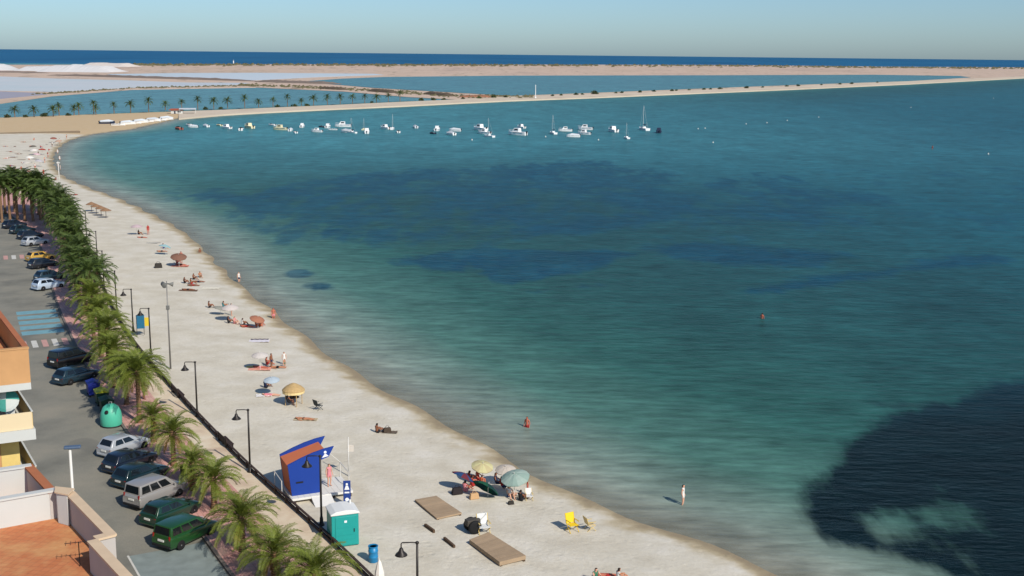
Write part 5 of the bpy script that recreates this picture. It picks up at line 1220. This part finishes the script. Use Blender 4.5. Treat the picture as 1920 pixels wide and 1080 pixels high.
# ------------------------------------------------------------------ moored boats
gel = mat('gelcoat_white', (226, 226, 224), .3, spec=.4); gel_c = mat('gelcoat_cream', (214, 206, 172), .35); gel_r = mat('hull_rust_red', (140, 72, 58), .5); deck_m = mat('boat_deck', (196, 190, 178), .7); tarp = mat('boat_cover', (190, 196, 200), .8); navy_b = mat('boat_navy', (34, 46, 70), .5); motor_m = mat('outboard_black', (28, 28, 30), .4); spar = mat('spar_pale', (204, 204, 200), .4)
def hull_mesh(L, W, H, m, sheer=.25):
    S = [(-.5, .42, .0), (-.3, .48, .0), (0, .5, .02), (.25, .42, .06), (.4, .25, .12), (.5, .02, .2)]
    vs = []; 
    for x, w, k in S:
        zt = H * (1 + sheer * max(0, x * 2) ** 2); vs += [(x * L, w * W, zt), (x * L, w * W * .82, .0 + k * H), (x * L, 0, -.28 * H + k * H), (x * L, -w * W * .82, .0 + k * H), (x * L, -w * W, zt)]
    fs = [(i * 5 + k, i * 5 + k + 1, (i + 1) * 5 + k + 1, (i + 1) * 5 + k) for i in range(5) for k in range(4)] + [(4, 3, 2, 1, 0)]
    fs += [(i * 5, (i + 1) * 5, (i + 1) * 5 + 4, i * 5 + 4) for i in range(5)]
    return MB().add(vs, [tuple(reversed(f)) for f in fs]).mesh('hull', m)
BMESH = {}
def boat(kind, loc, rz, label, m=gel, s=1.0, name=None, group='boats moored in the bay'):
    t = thing(name or {'sail': 'sailing_boat', 'cabin': 'cabin_boat', 'open': 'open_boat', 'cover': 'covered_boat'}[kind], label, 'boat', loc, rz, group); t.scale = (s,) * 3
    def pc(nm, f, mm, par=None, smooth=False):
        k = (kind, nm, mm.name)
        if k not in BMESH: BMESH[k] = f().mesh(nm.rstrip('-0123456789'), mm, smooth)
        return link(nm, BMESH[k], par or t)
    L, W, H = {'sail': (7.0, 2.4, .85), 'cabin': (6.2, 2.3, .95), 'open': (4.8, 1.9, .6), 'cover': (5.4, 2.1, .8)}[kind]
    k = (kind, 'hull', m.name)
    if k not in BMESH: BMESH[k] = hull_mesh(L, W, H, m)
    h = link('hull', BMESH[k], t)
    [setattr(pc('rubbing_strake%d' % sg_, lambda: MB().box((-.15 * L, sg_ * W * .49, H * .86), (.6 * L, .06, .08)), navy_b if kind != 'cover' else deck_m, h), 'name', 'rubbing_strake') for sg_ in (1, -1)]
    if kind == 'sail':
        c = pc('cabin', lambda: MB().add([(-.5, .75, H), (1.7, .6, H), (1.7, -.6, H), (-.5, -.75, H), (-.4, .62, H + .5), (1.3, .48, H + .38), (1.3, -.48, H + .38), (-.4, -.62, H + .5)], [(3, 2, 1, 0), (4, 5, 6, 7), (0, 1, 5, 4), (1, 2, 6, 5), (2, 3, 7, 6), (3, 0, 4, 7)]), m)
        [setattr(pc('window%d' % sg_, lambda: MB().box((.3, sg_ * .69, H + .24), (1.1, .04, .16)), carglass, c), 'name', 'window') for sg_ in (1, -1)]
        ms = pc('mast', lambda: MB().tube([(.6, 0, H), (.6, 0, 9.2)], [.07, .05], 8), spar); pc('boom', lambda: MB().tube([(.6, 0, H + 1.1), (-2.4, 0, H + 1.15)], .06, 6), spar, ms)
        pc('furled_sail', lambda: MB().tube([(.5, 0, H + 1.25), (-1, 0, H + 1.33), (-2.3, 0, H + 1.25)], [.12, .16, .08], 8), navy_b, ms)
        [setattr(pc('stay%d' % i_, lambda: MB().tube(pp, .015, 4), spar, ms), 'name', 'stay') for i_, pp in enumerate(([(3.3, 0, H + .2), (.62, 0, 9.0)], [(-3.4, 0, H), (.58, 0, 9.1)]))]
    elif kind == 'cabin':
        c = pc('cabin', lambda: MB().add([(-.9, .85, H), (1.6, .7, H), (1.6, -.7, H), (-.9, -.85, H), (-.8, .75, H + 1.15), (.8, .62, H + 1.15), (.8, -.62, H + 1.15), (-.8, -.75, H + 1.15)], [(3, 2, 1, 0), (4, 5, 6, 7), (0, 1, 5, 4), (1, 2, 6, 5), (2, 3, 7, 6), (3, 0, 4, 7)]), m)
        pc('windscreen', lambda: MB().add([(1.42, .6, H + .35), (1.42, -.6, H + .35), (.93, -.55, H + 1.05), (.93, .55, H + 1.05)], [(0, 1, 2, 3)]), carglass, c)
        [setattr(pc('side_window%d' % sg_, lambda: MB().box((0, sg_ * .8, H + .72), (1.2, .05, .4)), carglass, c), 'name', 'side_window') for sg_ in (1, -1)]
        pc('outboard_motor', lambda: MB().box((-3.3, 0, .95), (.35, .35, .6)).box((-3.3, 0, .3), (.15, .12, .9)), motor_m)
        pc('bow_rail', lambda: MB().tube([(1.6, .75, H + .5), (2.6, .5, H + .6), (3.05, 0, H + .68), (2.6, -.5, H + .6), (1.6, -.75, H + .5)], .025, 6), spar)
    elif kind == 'open':
        pc('cockpit', lambda: MB().box((-.3, 0, H + .01), (2.9, 1.2, .04)), deck_m); 
        for i, x in enumerate((-1.1, .2)): pc('thwart_%d' % i, lambda: MB().box((x, 0, H + .08), (.3, 1.5, .1)), m).name = 'thwart'
        pc('windscreen', lambda: MB().add([(.75, .6, H), (.75, -.6, H), (.5, -.55, H + .45), (.5, .55, H + .45)], [(0, 1, 2, 3)]), carglass)
        pc('outboard_motor', lambda: MB().box((-2.6, 0, .75), (.3, .3, .5)).box((-2.6, 0, .2), (.12, .1, .8)), motor_m)
    else:
        pc('cover', lambda: MB().add([(-2.6, .9, H), (-2.6, -.9, H), (1.6, .85, H + .05), (1.6, -.85, H + .05), (-2.3, 0, H + .45), (.6, 0, H + .75), (2.5, 0, H + .2)], [(1, 0, 4), (0, 2, 5, 4), (3, 1, 4, 5), (2, 6, 5), (6, 3, 5)]), tarp)
        pc('outboard_motor', lambda: MB().box((-2.85, 0, .85), (.3, .3, .5)).box((-2.85, 0, .25), (.12, .1, .8)), motor_m)
    return t
BT = [(335, 243, 'open', 'r', 1.4, 'rust red open boat at the left end of the moored boats'), (355, 236, 'open', 'w', 1.1, 'white open boat just right of the rust red boat'), (362, 239, 'cover', 'w', .9, 'small covered boat close right of the rust red boat'),
 (386, 238, 'cover', 'w', 1.0, 'lone white covered boat between the rust red boat and the first cluster'), (411, 236, 'open', 'c', 1.0, 'cream open boat left of the white boat pair near the spit palms'), (425, 241, 'cabin', 'w', 1.0, 'white cabin boat left of the cream boats near the spit'),
 (452, 244, 'open', 'w', 1.3, 'long low white open boat beside the cream cabin boat'), (467, 240, 'cabin', 'c', 1.2, 'cream cabin boat in the left cluster of moored boats'), (510, 235, 'open', 'w', 1.0, 'white open boat right of the cream cabin boat'),
 (525, 243, 'cabin', 'c', 1.15, 'pale yellow cabin boat in the left half of the anchorage'), (545, 245, 'cover', 'w', 1.0, 'white covered boat below the pale yellow cabin boat'), (554, 249, 'open', 'w', .9, 'small open boat nearest right of the covered boat'), (567, 238, 'cabin', 'w', .95, 'white cabin boat with dark bow above the small open boats'),
 (594, 247, 'cabin', 'w', .9, 'small white cabin boat alone left of the three boat cluster'), (604, 238, 'open', 'n', .9, 'small dark hulled open boat in the anchorage'), (615, 239, 'cabin', 'w', 1.0, 'white cabin boat right of the dark open boat'), (624, 243, 'open', 'w', .9, 'open boat close below the cabin boat by the dark one'),
 (643, 237, 'cabin', 'w', 1.25, 'large white cabin boat above the sailing boat pair'), (650, 248, 'cover', 'w', 1.2, 'white covered boat left of the first sailing boat'), (660, 249, 'sail', 'w', .75, 'short masted sailing boat below the large white cabin boat'),
 (688, 249, 'cabin', 'w', 1.1, 'white cabin boat with a short masted neighbour behind it'), (682, 243, 'sail', 'c', .6, 'small cream sailing boat behind the white cabin boat'), (722, 241, 'cabin', 'w', 1.05, 'white cabin boat left of the middle mast'), (736, 242, 'sail', 'w', .8, 'white sailing boat in the middle left cluster'), (747, 248, 'open', 'w', 1.0, 'white open boat right of the middle left sailing boat'),
 (779, 239, 'cover', 'g', 1.1, 'pale grey low boat alone in a gap of the anchorage'), (820, 244, 'cabin', 'w', 1.1, 'white cabin boat left of the two low white boats'), (811, 250, 'open', 'n', .9, 'dark blue open boat low in the water'), (845, 252, 'cover', 'w', 1.2, 'white covered boat nearer of the two low ones'), (853, 245, 'cover', 'w', 1.1, 'white covered boat farther of the two low ones'),
 (900, 243, 'cabin', 'w', 1.4, 'largest white cabin boat in the centre of the anchorage'), (908, 250, 'cabin', 'w', 1.1, 'white cabin boat below the largest one'), (917, 256, 'sail', 'w', .9, 'white sailing boat nearest the viewer in the centre'),
 (970, 252, 'cabin', 'w', 1.5, 'tall white cabin boat end on, right of centre'), (977, 239, 'cabin', 'w', .95, 'white cabin boat above the tall end on boat'), (1037, 250, 'sail', 'w', .95, 'white sailing boat with tall mast between the right hand cabin boats'), (1060, 245, 'cabin', 'w', 1.05, 'white cabin boat right of the tall masted sailing boat'),
 (1075, 256, 'cover', 'w', 1.1, 'wide white covered boat low in the right part of the anchorage'), (1097, 242, 'cabin', 'w', 1.2, 'white cabin boat with dark window above its neighbour'), (1095, 251, 'cabin', 'w', 1.05, 'white cabin boat just below the one with the dark window'), (1149, 246, 'cabin', 'w', 1.3, 'white cabin boat with dark hatch left of the far right sailing boats'),
 (1175, 259, 'sail', 'w', .75, 'small white sailing boat nearest the viewer on the right'), (1207, 243, 'sail', 'w', 1.3, 'white sailing boat with the tallest mast on the right'), (1235, 248, 'cabin', 'n', 1.15, 'dark hulled cabin boat at the right end of the anchorage')]
HM = {'w': gel, 'c': gel_c, 'r': gel_r, 'n': navy_b, 'g': tarp}
rb_ = random.Random(11)
for px, py, kd, c, s, lab in BT:
    q = gf(px, py, 0); boat(kd, q, 2.3 + rb_.uniform(-.9, .9), lab, HM[c], s * .86)
for i, (px, py, c) in enumerate(((201, 233, 'n'), (222, 236, 'w'), (240, 234, 'w'), (252, 232.5, 'w'), (264, 231, 'w'), (276, 229.5, 'w'), (288, 228, 'w'), (300, 226.5, 'w'), (312, 225, 'w'))):
    q = ons(px, py, True); boat(['cover', 'open'][i % 2], q, .3 + rb_.uniform(-.3, .3), '%s boat from the left drawn up on the sand of the spit' % ORD[i], HM[c], 1.15, group='boats drawn up on the sand')
# mooring buoys
buoy_m = mat('buoy_white', (206, 204, 196), .5); buoy_y = mat('buoy_yellow', (196, 176, 96), .5)
for i, (px, py) in enumerate(((1309, 241), (1322, 240), (1337, 267), (1399, 232), (1438, 230), (1476, 226), (1535, 220), (1708, 203), (1863, 187), (1853, 290), (1122, 262), (885, 262), (1023, 256))):
    q = gf(px, py, 0); t = thing('buoy', '%s small pale buoy in the line of floats, counted along the line' % ORD[i], 'buoy', q, 0, 'floats in the bay'); t.scale = (.6, .6, .6)
    MB().lathe([(.05, -.3), (.4, -.15), (.48, .1), (.35, .4), (.1, .55), (.08, .9), (.02, .95)], n=10).build('float', buoy_m, t, True); MB().tube([(0, 0, .9), (0, 0, 1.3)], .03, 5).build('staff', dark_metal, t)

# ------------------------------------------------------------------ the spit: palms, shrubs, huts, walls
FCR = [crown_mesh(500 + i, 22, 2.2, leaf_d) for i in range(3)]; FTR = [trunk_mesh(h, .2, .17, 520 + i) for i, h in enumerate((2.4, 3.4, 4.6))]; FTH = (2.4, 3.4, 4.6)
def ont(px, py): q = gf(px, py, .75); return Vector((q.x, q.y, .7))
SP = [(28, 221, 0), (64, 221, 0), (100, 220, 0), (111, 218, 1), (139, 217, 0), (148, 217, 1), (176, 215, 2), (180, 216, 0), (214, 213, 1), (245, 212, 1), (279, 210, 2), (310, 207, 0), (341, 206, 1), (371, 205.5, 2), (401, 204, 1), (427, 203, 1), (459, 202, 2), (485, 201, 0), (512, 200, 1), (539, 198.5, 2), (565, 198, 0), (588, 197, 1), (614, 195.5, 1), (638, 194, 1), (661, 193, 1), (684, 192, 1), (706, 191, 0), (728, 190, 1), (750, 189, 2)]
rs = random.Random(21)
for i, (px, py, k) in enumerate(SP):
    q = ont(px, py); t = thing('palm_tree', '%s %s palm from the left along the far sand spit' % (ORD[i], ['short bushy', 'small', 'tall'][k]), 'palm tree', q, rs.uniform(0, 6), 'palms on the far spit')
    link('trunk', FTR[k], t); c_ = link('crown', FCR[i % 3], t); c_.location.z = FTH[k]; s = rs.uniform(1.1, 1.55); c_.scale = (s, s, s * 1.05)
def bush_mesh(seed, n, m):
    r = random.Random(seed); mb = MB()
    for i in range(n):
        a = r.uniform(0, 6.28); e = r.uniform(0, 1.5); R = r.uniform(.45, 1.0); p = Vector((math.cos(a) * math.cos(e) * R * 1.3, math.sin(a) * math.cos(e) * R, math.sin(e) * R * .95)); d = Vector((r.uniform(-1, 1), r.uniform(-1, 1), r.uniform(-1, 1))) * .34; d2 = Vector((r.uniform(-1, 1), r.uniform(-1, 1), r.uniform(-1, 1))) * .34
        mb.add([p, p + d, p + d + d2, p + d2], [(0, 1, 2, 3)])
    return mb.mesh('foliage', m)
shrub_m = mat('shrub_leaf', (74, 84, 52), .7, trans=.2, var=.2, objvar=.3); shrub_b = mat('shrub_brown', (118, 98, 72), .8, var=.2, objvar=.3)
BSH = [bush_mesh(600 + i, 150, shrub_m) for i in range(3)]; BST = MB().tube([(0, 0, -.1), (.05, 0, .5), (0, .05, .9)], [.08, .06, .03], 6).mesh('stem', bark)
SB = [(14, 222, 1.2), (48, 221.5, 1), (84, 220, 1.4), (128, 218, 1), (385, 205, 1.2), (414, 204, 1.0), (520, 200, 1.2), (552, 199, 1.3), (575, 198, 1.2), (697, 192, 1.1), (790, 187, 1.6), (812, 186, 1.4), (832, 185.5, 1.2), (868, 183.5, 1.1), (898, 182.5, 1.4), (925, 181, 2.0), (948, 180.5, 1.2), (1036, 178, 1.1), (1052, 177, 1.1), (1080, 176, 1.5), (1092, 175.5, 1.1), (1115, 174.5, 2.4), (1155, 173, 1.1), (1166, 172.5, 1.3), (1200, 171.5, 1.6), (1226, 170, 1.4), (1260, 169, 1.5), (1268, 168.5, 1.2), (1292, 167.5, 1.1), (1320, 166.5, 1.4), (1332, 166, 1.2), (1350, 165.5, 1.6), (1400, 164, 1.8), (1430, 163, 1.2), (1475, 161.5, 1.5), (1496, 161, 1.6), (1540, 159.5, 1.2), (1575, 158.5, 1.6), (1597, 158, 1.8), (1645, 156, 1.4)]
for i, (px, py, s) in enumerate(SB):
    q = ont(px, py); t = thing('shrub', '%s dark low shrub from the left along the far spit' % ORD[i % 40] if i < 40 else '', 'shrub', q, rs.uniform(0, 6), 'shrubs on the far spit'); t.scale = (s * 1.1,) * 3
    link('foliage', BSH[i % 3], t); link('stem', BST, t)
# hut with red roof, mast, cars at the spit root
q = ont(332, 213); t = thing('beach_bar', 'small white hut with rust red roof at the root of the spit', 'hut', q, .2); t.scale = (.62, .62, .62)
w_ = MB().box((0, 0, 1.3), (9, 5, 2.6)).build('wall', white_r, t); MB().box((-1.5, -2.52, 1.0), (1.1, .06, 2.0)).build('door', navy_b, t); MB().box((1.8, -2.52, 1.4), (2.4, .06, 1.0)).build('window', glass_m, t)
MB().add([(-6.5, -3.4, 2.62), (5.2, -3.4, 2.62), (5.2, 3.2, 2.62), (-6.5, 3.2, 2.62), (-4.5, 0, 3.9), (3.5, 0, 3.9)], [(0, 1, 5, 4), (1, 2, 5), (2, 3, 4, 5), (3, 0, 4), (3, 2, 1, 0)]).build('roof', mat('rust_tiles', (150, 78, 56), .85, var=.15), t)
q = ont(352, 213); t = thing('beach_awning', 'low white awning right of the rust red roofed hut', 'awning', q, .2)
MB().add([(-4, -2, 2.2), (4, -2, 2.2), (4, 2, 2.6), (-4, 2, 2.6), (-4, -2, 2.1), (4, -2, 2.1), (4, 2, 2.5), (-4, 2, 2.5)], [(0, 1, 2, 3), (7, 6, 5, 4), (0, 4, 5, 1), (1, 5, 6, 2), (2, 6, 7, 3), (3, 7, 4, 0)]).build('canopy', tarp, t)
for x in (-3.8, 3.8):
    for y in (-1.8, 1.8): MB().tube([(x, y, 0), (x, y, 2.3)], .06, 6).build('post', pale_metal, t)
q = ont(1004, 182); t = thing('signal_mast', 'thin white mast standing on the far spit', 'mast', q); MB().tube([(0, 0, 0), (0, 0, 9)], [.28, .2], 8).build('pole', gel, t); MB().lathe([(.6, 0), (.6, .5), (.3, .8)], n=10).build('base', gel, t); MB().box((0, 0, 9.1), (.7, .7, .3)).build('lantern', gel, t)
# low dark groyne where the two sands meet
A = ons(-60, 254, True); B = ons(150, 250.5, True); d = B - A
gr = MB().box((0, 0, .1), (d.length, 1.2, 1.0)).build('low_groyne', mat('groyne_stone', (120, 106, 88), .95, var=.25, vscale=.4), bevel=.15); gr.location = (A + B) / 2; gr.rotation_euler.z = math.atan2(d.y, d.x); tag(gr, 'low dark groyne wall where beach and spit meet, left edge', 'wall')
# stone causeway banks between the ponds
stone_d = mat('bank_stone', (92, 80, 66), .95, var=.35, vscale=.15)
def mound(a, b_, w, h, nm, label, cat, m=stone_d, zb=.5, n=26, seed=1):
    A = gf(*a, zb); B = gf(*b_, zb); d = (B - A); L = d.length; r = random.Random(seed); vs = []; rows = 5
    for i in range(n + 1):
        f = i / n; e = min(1, 6 * f, 6 * (1 - f)) ** .6
        for k, (y, z) in enumerate(((-1, 0), (-.55, .7), (0, 1), (.55, .7), (1, 0))): vs.append((L * (f - .5), y * w * (.7 + .3 * e), -.6 if z == 0 else z * h * e * r.uniform(.75, 1.1)))
    fs = [(i * rows + k, (i + 1) * rows + k, (i + 1) * rows + k + 1, i * rows + k + 1) for i in range(n) for k in range(rows - 1)]
    o = MB().add(vs, fs).build(nm, m); o.location = (A + B) / 2; o.rotation_euler.z = math.atan2(d.y, d.x); tag(o, label, cat); return o
mound((600, 165), (648, 167.5), 5, 2.2, 'stone_bank', 'dark stone bank at the left of the three on the pond causeway', 'embankment', seed=2)
mound((693, 169.5), (742, 173), 5, 2.4, 'stone_bank', 'dark stone bank in the middle of the pond causeway', 'embankment', seed=3)
mound((798, 174.5), (848, 179), 5, 2.4, 'stone_bank', 'dark stone bank at the right end of the pond causeway', 'embankment', seed=4)
mound((860, 180.5), (925, 180.5), 4, 1.6, 'stone_bank', 'reddish bank where causeway and spit meet', 'embankment', mat('bank_red', (136, 96, 74), .95, var=.3, vscale=.2), seed=5)
# dykes between the pans
dyke_m = mat('dyke_earth', (118, 106, 98), .95, var=.2, vscale=.02)
for k, (a, b_, lab) in enumerate((((-300, 138.5), (92, 140), 'grey dyke in front of the salt heaps at the left edge'), ((92, 144), (480, 151.5), 'long grey dyke across the salt pans'), ((480, 152.5), (640, 156.5), 'pale dyke continuing towards the far pond'))):
    mound(a, b_, 7, 2.4, 'dyke', lab, 'embankment', dyke_m, .6, 40, 20 + k)
# salt heaps
salt_m = mat('salt_white', (204, 202, 200), .9, var=.04, vscale=.05, bump=.5, bscale=.3); salt_g = mat('salt_dull', (206, 196, 186), .9, var=.08, vscale=.05)
def heap(x0, x1, ybase, ytop, depth, label, m=salt_m, seed=1, peak=None):
    A = gf(x0, ybase, .5); B = gf(x1, ybase, .5); d = B - A; L = d.length; mid_ = (A + B) / 2; ppm = FPX / mid_.length; h = (ybase - ytop) / ppm * 0.52
    r = random.Random(seed); n = 40; vs = []; prof = ((0, 0), (.1, .28), (.3, .82), (.42, 1), (.6, .97), (.8, .5), (1, 0))
    for i in range(n + 1):
        f = i / n; e = min(1, 9 * f, 7 * (1 - f)) ** .7; e *= 1 + .1 * math.sin(f * 9 + seed) * .6 + (peak[1] * math.exp(-((f - peak[0]) / .06) ** 2) if peak else 0)
        for y, z in prof: vs.append((L * (f - .5), y * depth, -.4 if z == 0 else z * h * e * r.uniform(.95, 1.04)))
    R_ = len(prof); fs = [(i * R_ + k, (i + 1) * R_ + k, (i + 1) * R_ + k + 1, i * R_ + k + 1) for i in range(n) for k in range(R_ - 1)] + [tuple(range(R_)), tuple(reversed(range(n * R_, (n + 1) * R_)))]
    o = MB().add(vs, fs).build('salt_heap', m, smooth=False); o.location = mid_; o.rotation_euler.z = math.atan2(d.y, d.x); tag(o, label, 'salt heap', 'salt heaps of the works'); return o
heap(-160, 30, 136, 115.5, 90, 'white salt heap cut off by the left edge', seed=2)
heap(22, 120, 136.5, 122, 80, 'lower white salt heap between the two high ones', seed=3)
heap(62, 200, 138, 117, 110, 'long high white salt heap with a small peak', seed=4, peak=(.42, .1))
heap(140, 232, 127.5, 115.5, 120, 'pale long salt heap at the right end of the salt works', salt_g, 5)
q = gf(5, 128, .5); t = thing('salt_works_shed', 'grey shed in front of the salt heaps at the left edge', 'shed', q + Vector((0, -40, 0)), .1); MB().box((0, 0, 4), (16, 10, 8)).build('wall', lilac_r, t); MB().add([(-9, -6, 8), (9, -6, 8), (9, 6, 8), (-9, 6, 8), (-9, 0, 10.5), (9, 0, 10.5)], [(0, 1, 5, 4), (2, 3, 4, 5), (1, 2, 5), (3, 0, 4), (3, 2, 1, 0)]).build('roof', mat('shed_roof', (150, 146, 142), .8), t)
q = gf(438, 121, .5); t = thing('lighthouse', 'tiny white lighthouse on the far shore line', 'lighthouse', q); t.scale = (.6, .6, .6); MB().tube([(0, 0, 0), (0, 0, 15)], [2.2, 1.5], 12).build('tower', gel, t, True); MB().lathe([(2.2, 15), (2.2, 15.4), (1.2, 15.5), (1.2, 17.5), (.1, 18.6)], n=12).build('lantern', lilac_r, t); 
# scrub belt on the far dunes: a mass nobody could count
r = random.Random(31); mb = MB()
def tuft(p, s):
    k = len(mb.v); pts = []
    for j in range(6):
        a = j * 1.047 + r.uniform(-.3, .3); pts.append((p.x + math.cos(a) * s * r.uniform(.8, 1.5), p.y + math.sin(a) * s * r.uniform(.6, 1.0), p.z))
    mb.add(pts + [(p.x, p.y, p.z + s * r.uniform(.5, .9)), (p.x + s * .5, p.y, p.z + s * r.uniform(.4, .8))], [(j, (j + 1) % 6, 6 + (j // 3)) for j in range(6)] + [(0, 6, 7), (3, 7, 6)])
for i in range(1500):
    px = r.uniform(200, 2000); base = float(np.interp(px, (200, 480, 960, 1380, 1650, 1920, 2000), (123.5, 120.2, 119, 120.8, 127, 131.5, 133))); tuft(gf(px, base + abs(r.gauss(0, 1.2)), .5), r.uniform(2, 6))
for i in range(500):
    px = r.uniform(450, 1000); py = float(np.interp(px, (450, 640, 860, 1000), (158.5, 165, 179, 180))) + r.gauss(0, 1.2); tuft(gf(px, py, .5), r.uniform(.6, 1.8))
for i in range(400):
    px = r.uniform(60, 480); py = float(np.interp(px, (60, 100, 250, 480), (180, 177.5, 166.5, 159.5))) + r.gauss(0, .5); tuft(gf(px, py, .5), r.uniform(.5, 1.5))
stuff(tag(mb.build('dune_scrub', mat('scrub', (96, 92, 68), .9, var=.3, vscale=.02)), 'olive brown scrub along the far dunes and pond banks', 'scrub'))
